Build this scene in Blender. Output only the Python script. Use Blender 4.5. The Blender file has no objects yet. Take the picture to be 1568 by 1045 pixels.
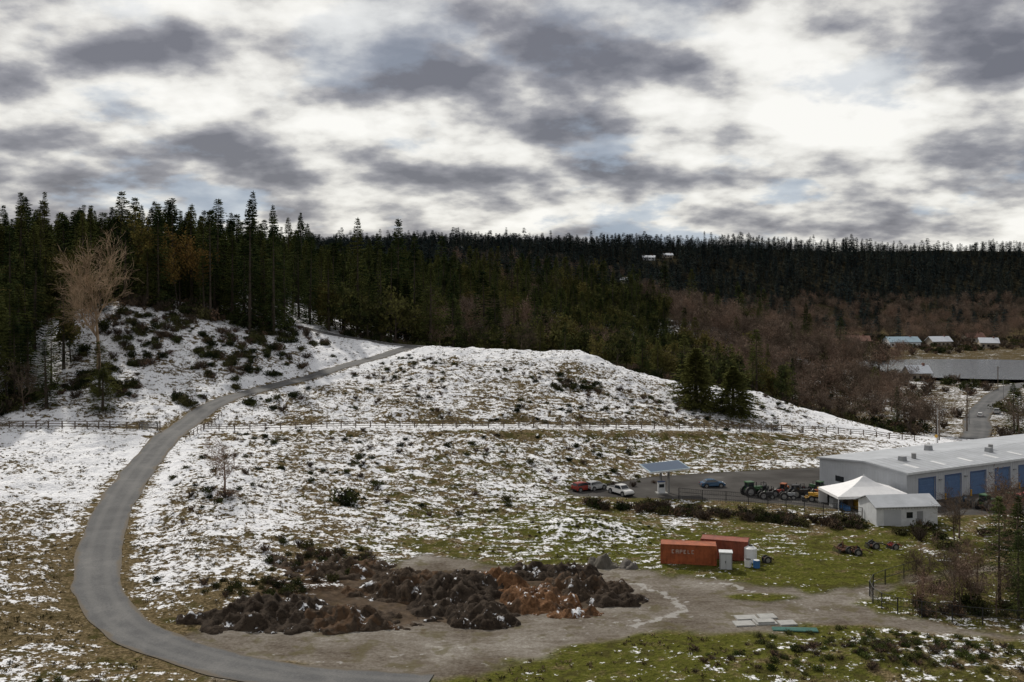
import bpy, math, random
import numpy as np
from mathutils import Vector
scene=bpy.context.scene
rs=np.random.RandomState(7)

# ------------------------------------------------------------------ camera
CAMH=38.0
cd=bpy.data.cameras.new("camera"); cam=bpy.data.objects.new("camera",cd)
scene.collection.objects.link(cam); scene.camera=cam
cam.location=(0,0,CAMH); cam.rotation_euler=(math.radians(90),0,0)
cd.lens=35; cd.sensor_width=36; cd.shift_y=-0.059; cd.clip_end=20000; cd.clip_start=0.5
scene.view_settings.view_transform='Standard'
scene.view_settings.look='None'
scene.view_settings.exposure=0

# ------------------------------------------------------------------ node helpers
class NT:
    def __init__(s,tree): s.t=tree; s.n=tree.nodes; s.l=tree.links; s.n.clear()
    def N(s,typ,**kw):
        nd=s.n.new(typ)
        for k,v in kw.items(): setattr(nd,k,v)
        return nd
    def put(s,sock,v):
        if isinstance(v,bpy.types.NodeSocket): s.l.new(v,sock)
        elif v is not None:
            if isinstance(v,(tuple,list)) and len(v)==3 and sock.type=='RGBA': v=(*v,1)
            sock.default_value=v
    def math(s,op,a,b=None,c=None,clamp=False):
        nd=s.N('ShaderNodeMath',operation=op); nd.use_clamp=clamp
        s.put(nd.inputs[0],a); s.put(nd.inputs[1],b); s.put(nd.inputs[2],c)
        return nd.outputs[0]
    def add(s,a,b): return s.math('ADD',a,b)
    def mul(s,a,b): return s.math('MULTIPLY',a,b)
    def sub(s,a,b): return s.math('SUBTRACT',a,b)
    def mix(s,f,a,b):
        nd=s.N('ShaderNodeMix',data_type='RGBA'); s.put(nd.inputs[0],f); s.put(nd.inputs[6],a); s.put(nd.inputs[7],b)
        return nd.outputs[2]
    def noise(s,vec,scale,detail=4,rough=0.55,dist=0.0):
        nd=s.N('ShaderNodeTexNoise'); s.put(nd.inputs['Vector'],vec)
        nd.inputs['Scale'].default_value=scale; nd.inputs['Detail'].default_value=detail
        nd.inputs['Roughness'].default_value=rough; nd.inputs['Distortion'].default_value=dist
        return nd.outputs[0]
    def smooth(s,v,a,b,lo=0.0,hi=1.0):
        nd=s.N('ShaderNodeMapRange'); nd.interpolation_type='SMOOTHSTEP'
        s.put(nd.inputs[0],v); nd.inputs[1].default_value=a; nd.inputs[2].default_value=b
        nd.inputs[3].default_value=lo; nd.inputs[4].default_value=hi
        return nd.outputs[0]
    def ramp(s,v,stops):
        nd=s.N('ShaderNodeValToRGB'); s.put(nd.inputs[0],v); cr=nd.color_ramp
        while len(cr.elements)<len(stops): cr.elements.new(0.5)
        for e,(p,c) in zip(cr.elements,stops): e.position=p; e.color=(*c,1)
        return nd.outputs[0]
    def attr(s,name):
        nd=s.N('ShaderNodeAttribute'); nd.attribute_name=name; return nd.outputs['Fac']
    def bsdf(s,col,rough=0.8,spec=0.3,metal=0.0,normal=None):
        b=s.N('ShaderNodeBsdfPrincipled'); s.put(b.inputs['Base Color'],col); s.put(b.inputs['Roughness'],rough)
        s.put(b.inputs['Metallic'],metal); b.inputs['Specular IOR Level'].default_value=spec
        if normal is not None: s.l.new(normal,b.inputs['Normal'])
        o=s.N('ShaderNodeOutputMaterial'); s.l.new(b.outputs[0],o.inputs[0]); return b
    def diff(s,col,normal=None):
        b=s.N('ShaderNodeBsdfDiffuse'); s.put(b.inputs[0],col)
        if normal is not None: s.l.new(normal,b.inputs['Normal'])
        o=s.N('ShaderNodeOutputMaterial'); s.l.new(b.outputs[0],o.inputs[0])
    def bump(s,h,strength=0.5,dist=0.1):
        nd=s.N('ShaderNodeBump'); nd.inputs['Strength'].default_value=strength
        nd.inputs['Distance'].default_value=dist; s.put(nd.inputs['Height'],h); return nd.outputs[0]
def newmat(name):
    m=bpy.data.materials.new(name); m.use_nodes=True; return m,NT(m.node_tree)

def simple(name,col,rough=0.6,var=0.25,scale=1.5,metal=0.0,spec=0.4,bump=0.0):
    m,t=newmat(name)
    tc=t.N('ShaderNodeTexCoord').outputs['Object']
    n=t.noise(tc,scale,5,0.65)
    d=tuple(c*(1-var) for c in col); l=tuple(min(1,c*(1+var*0.6)) for c in col)
    c=t.ramp(n,[(0.3,d),(0.7,l)])
    nb=t.bump(n,bump,0.05) if bump else None
    t.bsdf(c,rough,spec,metal,nb); return m
def foliage(name,dark,light,warm=None,gain=1.0):
    m,t=newmat(name)
    r=t.N('ShaderNodeObjectInfo').outputs['Random']
    pos=t.N('ShaderNodeNewGeometry').outputs['Position']
    n=t.noise(pos,0.45,0,0.6)
    g=lambda c: tuple(x*gain for x in c)
    base=t.mix(t.smooth(n,0.35,0.65),g(dark),g(light))
    if warm: base=t.mix(t.smooth(r,0.4,1.0,0,0.85),base,g(warm))
    dk=t.mix(t.smooth(r,0.0,0.4),t.mix(0.5,base,(0.004,0.006,0.004)),base)
    t.diff(dk); return m

M={}
M['conifer']=foliage('conifer_foliage',(0.016,0.027,0.012),(0.052,0.064,0.022),(0.078,0.078,0.025),1.3)
M['hazeconifer']=foliage('far_conifer_haze_tint',(0.015,0.024,0.028),(0.034,0.046,0.047),(0.046,0.052,0.040),1.2)  # aerial haze painted into the far conifers' leaf colour as a bluish tint
M['olive']=foliage('evergreen_foliage',(0.030,0.038,0.014),(0.085,0.085,0.030),(0.12,0.098,0.034),1.25)
M['madrona']=foliage('madrona_foliage',(0.04,0.042,0.014),(0.13,0.105,0.032),(0.15,0.09,0.03),1.2)
M['bush']=foliage('bush_foliage',(0.018,0.025,0.011),(0.060,0.068,0.026),(0.08,0.074,0.033))
M['greenbush']=foliage('green_bush_foliage',(0.035,0.05,0.016),(0.085,0.105,0.032),(0.09,0.09,0.035))
M['brownbush']=foliage('dry_bush',(0.055,0.041,0.028),(0.14,0.105,0.073),(0.15,0.095,0.066))
M['grass']=foliage('dry_grass',(0.07,0.060,0.028),(0.17,0.135,0.075),(0.20,0.155,0.09))
M['twig']=foliage('twig_bark',(0.08,0.06,0.047),(0.17,0.13,0.10),(0.20,0.135,0.10))
M['fuzz']=foliage('bare_crown_twigs',(0.10,0.078,0.063),(0.20,0.155,0.122),(0.22,0.15,0.115))
M['twigpale']=foliage('pale_twig_bark',(0.18,0.13,0.085),(0.38,0.28,0.19),(0.38,0.28,0.19))
M['bark']=simple('bark',(0.06,0.045,0.035),0.9,0.4,2.0)

# ------------------------------------------------------------------ numpy noise
R=rs.rand(256,256)
def vn(x,y):
    xi=np.floor(x).astype(int); yi=np.floor(y).astype(int); fx=x-xi; fy=y-yi
    fx=fx*fx*(3-2*fx); fy=fy*fy*(3-2*fy)
    a=R[xi&255,yi&255]; b=R[(xi+1)&255,yi&255]; c=R[xi&255,(yi+1)&255]; d=R[(xi+1)&255,(yi+1)&255]
    return (a*(1-fx)+b*fx)*(1-fy)+(c*(1-fx)+d*fx)*fy
def fbm(x,y,oct=4,g=0.5):
    s=0;a=1;t=0
    for i in range(oct):
        s=s+a*vn(x+17.3*i,y-9.1*i); t+=a; a*=g; x=x*2.03; y=y*2.03
    return s/t
def sstep(v,a,b):
    t=np.clip((v-a)/(b-a),0,1); return t*t*(3-2*t)

# ------------------------------------------------------------------ terrain
C=[]
for X in (-150,-60,0,60,150):
    C+= [(X,-60,36),(X,0,33),(X,25,20),(X,50,7),(X,75,1.5)]
C+=[(-20,97,0),(0,95,0),(30,95,.3),(60,92,1),(100,95,1.5),(-15,115,0),(10,115,0),(35,115,0),(60,115,0),(100,120,0),(150,130,-1),
(-22,130,.6),(0,135,0),(25,135,0),(50,135,0),(90,140,0),(-8,152,.5),(10,155,0),(30,155,0),(60,155,0),(100,165,0),(150,170,-2),
(5,168,.5),(25,175,0),(50,175,0),(75,170,0),(110,190,-.5),(12,181,.3),(28,193,.1),(45,197,.1),(62,201,0),(85,200,-.3),(110,215,-1),
(-31.7,99.8,0),(-41.2,107.4,.3),(-48.7,118,.8),(-53.8,129.4,1.5),(-59.2,145.8,2.6),(-63.6,164.5,4),(-66.7,181.8,5.2),(-68.1,200,7.2),
(-67.6,222,10),(-60.5,240,11.7),(-50.9,255,13.4),(-41.1,268,16),(-32.9,280,18.2),
(-47,91,1),(-62,121,3),(-81,157,5),(-101,197,7),(-110,120,5),(-120,160,7),
(-62,208,7),(-42.3,142,3.5),(-35.5,119,1.2),(-50.9,171,5.5),(-39,210,6.7),(-32.7,175.5,4.6),(-27.7,148,2),
(-11.8,214,6.1),(-10,181,3.6),(-8.9,161,1.2),(10.9,218,5.5),(9.6,192,2.7),(31.7,224,4.5),(52.7,232,3),(73.4,240,1.1),(99,245,-1.9),
(-53,222,8.9),(-44.4,238,11.5),(-22.7,240,11.2),(-24.8,262,15.7),(-26.5,280,19.4),(-.6,244,10.8),(-.7,264,15.5),(-.7,280,18.5),
(18.6,245,9),(20,262,13.9),(21,276,17.7),(31.6,274,13.7),(42,250,6),(45.7,272,9.8),(60.5,252,4.1),(64.8,270,7.5),(82,268,2.5),(93.9,262,-.2),
(103,255,-2.5),(120,255,-6),(-35,300,18.5),(-20,308,15),(-25,330,11),(0,305,13),(0,330,8),(22,300,12),(25,330,6),(50,295,5),(50,330,2),(68,295,3),(75,330,-3),
(95,290,-4),(110,310,-7),(130,280,-7),(130,330,-8),(170,300,-8),
(-105.6,262,31.1),(-85,268,27.4),(-61.8,282,21.7),(-42,291,20.2),(-78.8,248,19.3),(-88.8,240,17.5),(-77,212,8.8),(-64,255,16.2),(-53,266,17.4),
(-97,216,10.4),(-105,205,7.7),(-118,230,12.3),(-135,262,22.5),(-149,290,30.4),(-200,250,22),(-200,300,32),
(-110,300,33),(-80,310,29),(-55,320,22),(-150,360,34),(-90,370,30),(-50,380,20),(-120,450,36),(-60,450,24),(-200,450,38),(-30,380,13),
(0,400,13),(60,400,4),(100,400,-4),(150,400,-8),(0,500,24),(60,500,17),(105,510,14),(-60,550,30),(140,530,4),(165,520,-7),(200,440,-8),
(205,500,-12),(250,530,-12),(300,560,-12),(210,570,-10),(250,640,-7),(340,450,-8),(150,640,-2),(60,650,30),(110,650,14),(0,700,40),(-100,700,44),(-300,600,45),
(90,760,26),(160,760,0),(220,760,-6),(320,760,-7),(400,600,-8),(320,880,-5),(450,900,-5),(180,880,8),(80,900,40),(0,1000,58),(-200,1000,60),
(600,950,-5),(200,1000,26),(350,1000,16),(600,1100,16),
(0,1160,72),(160,1160,64),(-60,1160,73),(400,1150,46),(600,1200,38),(0,1400,82),(-400,1400,86),(200,1350,81),(400,1350,78),(700,1400,77),(1000,1400,74),(1300,1400,70),(800,1100,5),(600,700,-5),(0,2500,40),(1000,2500,40),(-1000,2500,40),
(-1000,1000,60),(1200,1000,10),(1000,500,0),(400,300,-8),(300,150,-4),(-400,200,20),(-3000,2000,60),(3000,2000,40),(0,6000,40),(-300,0,30),(300,0,30)]
C=np.array(C,float)
def phi(r2): return np.sqrt(r2+36.0)
n=len(C); d2=((C[:,None,:2]-C[None,:,:2])**2).sum(2)
A=np.zeros((n+1,n+1)); A[:n,:n]=phi(d2)-np.eye(n)*0.3; A[:n,n]=1; A[n,:n]=1
W=np.linalg.solve(A,np.append(C[:,2],0))
def base(x,y):
    out=np.empty(x.shape)
    for i in range(0,len(x),20000):
        xs=x[i:i+20000]; ys=y[i:i+20000]
        r2=(xs[:,None]-C[None,:,0])**2+(ys[:,None]-C[None,:,1])**2
        out[i:i+20000]=phi(r2)@W[:n]+W[n]
    return out

def catmull(pts,step=1.0):
    P=[np.array(p,float) for p in pts]; P=[2*P[0]-P[1]]+P+[2*P[-1]-P[-2]]; out=[]
    for i in range(1,len(P)-2):
        L=np.linalg.norm(P[i+1]-P[i]); m=max(2,int(L/step))
        for k in range(m):
            t=k/m
            out.append(0.5*((2*P[i])+(-P[i-1]+P[i+1])*t+(2*P[i-1]-5*P[i]+4*P[i+1]-P[i+2])*t*t+(-P[i-1]+3*P[i]-3*P[i+1]+P[i+2])*t**3))
    out.append(P[-2]); return np.array(out)
ker=np.ones(9)/9
def smoothz(z): return np.convolve(np.pad(z,4,mode='edge'),ker,'valid')
road_c=catmull([(-8,93),(-20,95.2),(-31.7,100.5),(-41.2,107.4),(-48.7,118),(-53.8,129.4),(-59.2,145.8),(-63.6,164.5),(-66.7,181.8),(-68.5,200),
 (-67.2,222),(-60.5,240),(-50.9,255),(-41.1,268),(-33.0,278),(-28.0,286),(-29.5,293),(-38,295),(-50,296),(-66,298)],1.0)
road_z=smoothz(base(road_c[:,0],road_c[:,1]))
valley_road=catmull([(132,285),(145,310),(155,332),(172,362),(197,403),(232,445),(300,470)],4.0)
valley_z=smoothz(np.maximum(base(valley_road[:,0],valley_road[:,1]),-8.0))
BENCH=[(-63.5,206),(-39,211),(-12,215),(11,219),(32,225),(53,233),(73,241),(99,246)]
bench_c=catmull(BENCH,2.0); bench_z=smoothz(base(bench_c[:,0],bench_c[:,1]))
bench2=catmull([(-125,205),(-112,204),(-95,202.5),(-82,201.5),(-73,201.5)],2.0); bench2_z=smoothz(base(bench2[:,0],bench2[:,1]))

def nearest(x,y,c,z,maxd):
    d=np.full(x.shape,1e3); zz=np.zeros(x.shape)
    m=(x>c[:,0].min()-maxd)&(x<c[:,0].max()+maxd)&(y>c[:,1].min()-maxd)&(y<c[:,1].max()+maxd)
    idx=np.nonzero(m)[0]
    for i in range(0,len(idx),20000):
        j=idx[i:i+20000]
        dd=(x[j,None]-c[None,:,0])**2+(y[j,None]-c[None,:,1])**2
        q=dd.argmin(1); d[j]=np.sqrt(dd[np.arange(len(j)),q]); zz[j]=z[q]
    return d,zz
def sdpoly(x,y,poly):
    P=np.array(poly,float); d=np.full(x.shape,1e9); ins=np.zeros(x.shape,bool)
    for i in range(len(P)):
        a=P[i]; b=P[(i+1)%len(P)]; e=b-a
        t=np.clip(((x-a[0])*e[0]+(y-a[1])*e[1])/(e@e),0,1)
        d=np.minimum(d,(x-a[0]-t*e[0])**2+(y-a[1]-t*e[1])**2)
        if a[1]!=b[1]:
            c=((a[1]>y)!=(b[1]>y))&(x<(b[0]-a[0])*(y-a[1])/(b[1]-a[1])+a[0]); ins^=c
    return np.where(ins,-1,1)*np.sqrt(d)
GRAVEL=[(-40,104.3),(-30.9,97.3),(-20.6,92),(-10,92),(-1.5,97.8),(4.5,103),(15.3,108.3),(22,106.3),(33.6,109.9),(40.6,109.3),(53.2,103.4),(70,99),(70,103),
(54.6,106.3),(47.8,109.3),(41.4,113.5),(41.2,117),(44.9,121.9),(53.6,126.5),(68,132.2),(95,139),(95,143),(69.6,135.3),(53.9,129.3),(44.4,124),(36.3,121.2),
(30,125),(23,127),(17.7,131),(10.1,132.8),(4,131.6),(-3.9,134),(-12.1,137.9),(-18.7,127.3),(-27.4,114.7),(-34.2,107.6),(-38,104.3)]
LOT=[(9.6,179.9),(27.4,193),(45,198.3),(62.6,202.5),(85,207),(140,215),(140,178),(100,166),(84,162),(69.2,160.9),(58.4,163),(46.2,169.3),(31.3,172.9),(19,174.5),(11,175.5)]
def H(x,y):
    x=np.asarray(x,float).ravel(); y=np.asarray(y,float).ravel()
    z=base(x,y)
    g=sdpoly(x,y,GRAVEL); l=sdpoly(x,y,LOT)
    flat=sstep(np.minimum(g,l+1),-1,6)
    lot=sstep(l,-1,3)
    z=z*lot
    hill=sstep(z,0.5,4)
    nz=(fbm(x*0.12,y*0.12,3)-.5)*1.6+(fbm(x*0.45+40,y*0.45,3)-.5)*1.2+(vn(x*1.7,y*1.7)-.5)*0.3
    z=z+nz*(0.06+0.94*flat*(.25+.75*hill))*np.where(l<0.5,0.0,1)
    far=sstep(y,330,500); z=z+far*(fbm(x*0.012+5,y*0.012+3,4)-.5)*14*sstep(z,-4,10)
    lake=np.exp(-(((x-258)/90)**2+((y-530)/60)**2)**2); z=z+lake*(fbm(x*.02+3,y*.05,3)-.46)*12
    q=((x-10.5)/9.5)**2+((y-151)/5)**2; z=z+1.9*np.exp(-q*1.2)
    q=((x-40)/16)**2+((y-99)/4)**2; z=z+0.8*np.exp(-q)
    for bc,bz in ((bench_c,bench_z),(bench2,bench2_z)):
        d,zr=nearest(x,y,bc,bz,14); f=sstep(d,3.4,9); z=z*f+(zr+0.1)*(1-f)
    d,zr=nearest(x,y,road_c,road_z,10); f=sstep(d,3.3,6.5); z=z*f+(zr-0.03)*(1-f)
    d2_,zr2=nearest(x,y,valley_road,valley_z,20); f=sstep(d2_,5,12); z=z*f+(zr2-0.05)*(1-f)
    return z
def hz(x,y): return float(H([x],[y])[0])

def growseq(a,step,end,f):
    out=[];v=a
    while abs(v-a)<abs(end-a):
        step*=f; v+=step if end>a else -step; out.append(v)
    return out
Xs=np.array(sorted(growseq(-125,0.6,-6000,1.09)+list(np.arange(-125,112,0.6))+growseq(111.8,0.6,6000,1.045)))
Ys=np.array(sorted(growseq(86,0.6,-400,1.12)+list(np.arange(86,300,0.6))+growseq(299.6,0.6,9000,1.03)))
GX,GY=np.meshgrid(Xs,Ys); gx=GX.ravel();gy=GY.ravel(); gz=H(gx,gy)
nx,ny=len(Xs),len(Ys)
ii=np.arange(nx*ny).reshape(ny,nx)
quads=np.stack([ii[:-1,:-1],ii[:-1,1:],ii[1:,1:],ii[1:,:-1]],-1).reshape(-1,4)
def npmesh(name,v,q):
    me=bpy.data.meshes.new(name); me.vertices.add(len(v)); me.vertices.foreach_set('co',np.asarray(v,np.float32).ravel())
    k=q.shape[1]; me.loops.add(q.size); me.loops.foreach_set('vertex_index',q.ravel().astype(np.int32))
    me.polygons.add(len(q)); me.polygons.foreach_set('loop_start',(np.arange(len(q))*k).astype(np.int32))
    me.polygons.foreach_set('loop_total',np.full(len(q),k,np.int32)); me.update(calc_edges=True); return me
me=npmesh('ground',np.stack([gx,gy,gz],1),quads)
me.polygons.foreach_set('use_smooth',np.ones(len(quads),bool))
ground=bpy.data.objects.new('ground',me); scene.collection.objects.link(ground)

S=np.array([(-30,260,.48,.1),(0,262,.50,.1),(20,262,.52,.1),(45,262,.50,.1),(65,262,.76,.2),(90,262,1.1,.2),(0,235,.46,.15),(40,240,.46,.1),(-45,235,.48,.1),
(-26,281,1.0,.1),(0,282,.95,.1),(22,278,.95,.1),(-38,272,.8,.1),(60,272,.95,0),(45,276,.9,0),
(-50,190,.58,.2),(-30,190,.52,.2),(-10,195,.46,.3),(10,205,.40,.4),(30,212,.33,.5),(55,222,.35,.5),(80,235,.52,.2),(100,240,1.0,.2),
(-48,160,.66,.2),(-42,150,.58,.2),(-28,150,.50,.3),(-12,168,.46,.45),(-40,125,.48,.1),(-30,118,.22,.3),(-15,150,.36,.6),(-2,178,.42,.55),(-8,140,.20,.6),
(-95,200,1.05,.1),(-88,180,.72,.2),(-75,187,1.0,.1),(-80,165,.64,.2),(-70,140,.34,.1),(-62,125,.28,.1),(-55,105,.26,.1),(-48,95,.28,.2),(-40,92,.23,.4),
(0,145,.28,.8),(10,151,.42,1.1),(30,145,.10,.85),(50,135,.02,.9),(62,145,.12,.8),(40,127,.0,1.0),(30,100,.12,.85),(45,100,.36,.6),(60,98,.36,.6),(8,97,.04,1.0),(25,160,.23,.5),(45,160,.20,.5),(20,105,.03,1.0),
(75,120,.0,.3),(80,150,.2,.5),(14,168,.30,.6),
(-80,250,.60,.1),(-95,255,.66,.1),(-65,262,.62,.1),(-45,281,1.0,.1),(-70,235,.60,.1),(-100,215,.6,.1),(-78,214,.55,.1),
(0,330,-.3,.1),(60,330,-.3,.1),(100,320,-.05,.1),(140,400,.32,.2),(150,340,.34,.2),(-120,300,-.2,0),(0,600,-.6,0),(200,430,.34,.2),(300,650,.1,.2),(-300,600,-.6,0),(600,900,-.6,0),(300,900,-.7,0),(100,900,-.7,0),(0,1160,-.6,.1),(300,1300,-.9,0),(700,1400,-.9,0),(0,1400,-.9,0)],float)
w=np.zeros((len(gx),)); sn=np.zeros_like(w); gr=np.zeros_like(w)
for s_ in S:
    k_=1.0/((gx-s_[0])**2+(gy-s_[1])**2+9)**1.8
    w+=k_; sn+=k_*s_[2]; gr+=k_*s_[3]
sn/=w; gr/=w
rd,_=nearest(gx,gy,road_c,road_z,12)
sn=sn+0.25*np.exp(-((rd-5.8)/1.6)**2)*(gy>140)-.3*np.exp(-((rd-3.2)/.8)**2)
bd,_=nearest(gx,gy,bench_c,bench_z,14); sn=sn+0.38*np.exp(-((bd-1.8)/1.5)**2)-.22*np.exp(-((bd-6)/1.8)**2)
bd2,_=nearest(gx,gy,bench2,bench2_z,14); sn=sn-0.4*np.exp(-((bd2-4)/1.5)**2)
gsd=sdpoly(gx,gy,GRAVEL)+(fbm(gx*.35,gy*.35,3)-.5)*4
isl=np.sqrt(((gx-30)/4.2)**2+((gy-119.5)/1.6)**2)-1+(fbm(gx*.5,gy*.5,2)-.5)*.5
isl2=np.sqrt(((gx+26)/6)**2+((gy-98.6)/1.0)**2)-1+(fbm(gx*.5,gy*.5,2)-.5)*.5
isl=np.minimum(isl,isl2)
grav=(1-sstep(gsd,-0.9,0.9))*sstep(isl,-.25,.25)
lsd=sdpoly(gx,gy,LOT); asph=1-sstep(lsd,-.4,.4)
dirt=np.exp(-(((gx+17)/16)**2+((gy-119)/12)**2)**2)*.95+np.exp(-(((gx-2)/15)**2+((gy-122)/10)**2)**2)*.9
sn=sn*(1-grav)*(1-asph)*(1-.5*np.clip(dirt,0,1))
wx=gx+(fbm(gx*.8,gy*.8,3)-.5)*3; wy=gy+(fbm(gx*.8+9,gy*.8,3)-.5)*3
wet=np.zeros_like(gx)
for pts,wd,am in (([(15,125),(18.5,120),(20,116.5),(18.3,113),(13.5,110)],.9,1),([(22,127),(28,123.5),(33,118),(35,115)],.5,1),([(5,105),(12,111),(24,113),(36,114.5),(46,124),(58,129)],.5,.75),([(-14,100),(-4,104),(6,109),(16,116)],.5,.7),([(-25,101),(-12,97.5),(0,100)],.45,.7)):
    wc=catmull(pts,.5); q_,_=nearest(wx,wy,wc,np.zeros(len(wc)),6); wet=np.maximum(wet,am*np.exp(-(q_/wd)**2))
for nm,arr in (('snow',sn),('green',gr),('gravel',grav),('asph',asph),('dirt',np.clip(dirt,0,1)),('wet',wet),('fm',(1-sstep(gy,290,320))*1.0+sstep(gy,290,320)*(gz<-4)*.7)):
    a=me.attributes.new(nm,'FLOAT','POINT'); a.data.foreach_set('value',arr.astype(np.float32))

m,t=newmat('ground_mat')
pos=t.N('ShaderNodeNewGeometry').outputs['Position']
nA=t.noise(pos,0.9,4,0.66,0.0); nB=t.noise(pos,0.09,3,0.6); nC=t.noise(pos,2.6,2,0.7); nD=t.noise(pos,0.35,3,0.6)
sep=t.N('ShaderNodeSeparateXYZ'); t.l.new(pos,sep.inputs[0])
cmb=t.N('ShaderNodeCombineXYZ'); t.l.new(t.mul(sep.outputs[0],0.3),cmb.inputs[0]); t.l.new(sep.outputs[1],cmb.inputs[1]); t.l.new(t.mul(sep.outputs[2],1.5),cmb.inputs[2])
nE=t.noise(cmb.outputs[0],0.7,3,0.65,0.0)
sv=t.add(t.attr('snow'),t.add(t.add(t.mul(t.sub(nA,.5),2.0),t.mul(t.sub(nB,.5),1.1)),t.add(t.mul(t.sub(nC,.5),1.25),t.mul(t.sub(nE,.5),1.4))))
snowm=t.smooth(sv,0.38,0.62)
straw=t.ramp(nC,[(0.3,(0.050,0.040,0.021)),(0.5,(0.12,0.092,0.05)),(0.72,(0.23,0.18,0.11))])
green=t.ramp(t.add(t.mul(nA,.5),t.mul(nC,.5)),[(0.3,(0.032,0.036,0.010)),(0.5,(0.078,0.082,0.018)),(0.7,(0.14,0.132,0.036))])
grf=t.smooth(t.add(t.attr('green'),t.mul(t.sub(nD,.5),2.6)),0.3,0.9)
veg=t.mix(grf,straw,green)
veg=t.mix(t.smooth(nD,0.5,0.66,0,0.6),veg,(0.045,0.037,0.018))
dirtc=t.ramp(nA,[(0.3,(0.026,0.018,0.012)),(0.6,(0.08,0.055,0.037)),(0.75,(0.13,0.095,0.065))])
dm=t.smooth(t.add(t.attr('dirt'),t.add(t.mul(t.sub(nD,.5),1.4),t.mul(t.sub(nA,.5),.7))),.45,.75)
veg=t.mix(dm,veg,dirtc)
grc=t.ramp(t.add(t.add(t.mul(nB,.5),t.mul(nC,.25)),t.mul(nE,.25)),[(0.38,(0.075,0.060,0.046)),(0.47,(0.135,0.117,0.098)),(0.55,(0.195,0.177,0.155)),(0.63,(0.29,0.275,0.25))])
grc=t.mix(t.smooth(nD,.52,.64,0,.6),grc,(0.095,0.083,0.042))
grc=t.mix(t.smooth(nE,.54,.66,0,.6),grc,(0.085,0.066,0.048))
grc=t.mix(t.mul(dm,.8),grc,dirtc)
puddle=t.smooth(t.add(t.attr('wet'),t.mul(t.sub(nA,.5),2.4)),.60,.90)
grc=t.mix(t.mul(puddle,.55),grc,(0.40,0.395,0.385))
asc=t.ramp(nB,[(0.35,(0.055,0.052,0.05)),(0.6,(0.09,0.086,0.082)),(0.7,(0.13,0.125,0.12))])
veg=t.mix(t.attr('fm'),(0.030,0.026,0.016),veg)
col=t.mix(snowm,veg,t.mix(nC,(0.64,0.66,0.71),(0.88,0.88,0.89)))
col=t.mix(t.attr('gravel'),col,grc)
col=t.mix(t.attr('asph'),col,asc)
flatm=t.math('MAXIMUM',t.attr('gravel'),t.attr('asph'))
hh=t.mul(t.add(nA,t.mul(nC,.5)),t.sub(1.0,t.mul(flatm,.8)))
t.diff(col,t.bump(hh,0.9,0.5))
me.materials.append(m)

# ------------------------------------------------------------------ road ribbons
def ribbon(name,c,z,half,mat,off=0.05,nseg=6):
    tg=np.gradient(c,axis=0); tg/=np.linalg.norm(tg,axis=1)[:,None]; nn=np.stack([-tg[:,1],tg[:,0]],1)
    V=[];q=[]
    for i in range(len(c)):
        for j in range(nseg+1):
            s_=-1+2*j/nseg; wob=(vn(np.array([i*.3+100*(s_>0)]),np.array([3.3]))[0]-.5)*.8*abs(s_)
            p=c[i]+nn[i]*(half+wob)*s_; V.append((p[0],p[1],z[i]+off+0.05*(1-s_*s_)))
    for i in range(len(c)-1):
        for j in range(nseg):
            a=i*(nseg+1)+j; q.append((a,a+1,a+nseg+2,a+nseg+1))
    me=npmesh(name,np.array(V),np.array(q)); me.materials.append(mat)
    a=me.attributes.new('across','FLOAT','POINT'); a.data.foreach_set('value',np.tile(np.linspace(-1,1,nseg+1),len(c)).astype(np.float32))
    o=bpy.data.objects.new(name,me); scene.collection.objects.link(o); return o
rm,t=newmat('road_asphalt'); pos=t.N('ShaderNodeNewGeometry').outputs['Position']
n1=t.noise(pos,0.2,4,0.6,0.5); n2=t.noise(pos,5,3,0.7); ac=t.math('ABSOLUTE',t.attr('across'))
rc=t.ramp(t.add(t.mul(n1,.6),t.mul(n2,.4)),[(0.35,(0.056,0.057,0.060)),(0.5,(0.088,0.089,0.092)),(0.65,(0.138,0.136,0.134))])
rc=t.mix(t.smooth(t.math('ABSOLUTE',t.sub(ac,.42)),.25,.05,0,.3),rc,(.155,.153,.15))
rc=t.mix(t.smooth(t.add(ac,t.mul(t.sub(n1,.5),.8)),.78,1.0,0,.85),rc,(.10,.08,.055))
t.bsdf(rc,0.85,0.2,0,t.bump(n2,.3,.03))
ribbon('asphalt_road',road_c,road_z,2.8,rm)
ribbon('valley_road',valley_road,valley_z,4.0,rm,0.12,4)

wm,t=newmat('water_mat'); pos=t.N('ShaderNodeNewGeometry').outputs['Position']
t.bsdf((0.05,0.055,0.06),0.18,0.8,0,t.bump(t.noise(pos,0.6,3),.6,.35))
V=[]
for i in range(48):
    a=i/48*2*math.pi; V.append((258+95*math.cos(a),530+62*math.sin(a),-8.7))
me=bpy.data.meshes.new('river_water'); me.from_pydata(V,[],[tuple(range(48))]); me.materials.append(wm)
scene.collection.objects.link(bpy.data.objects.new('river_water',me))

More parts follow.
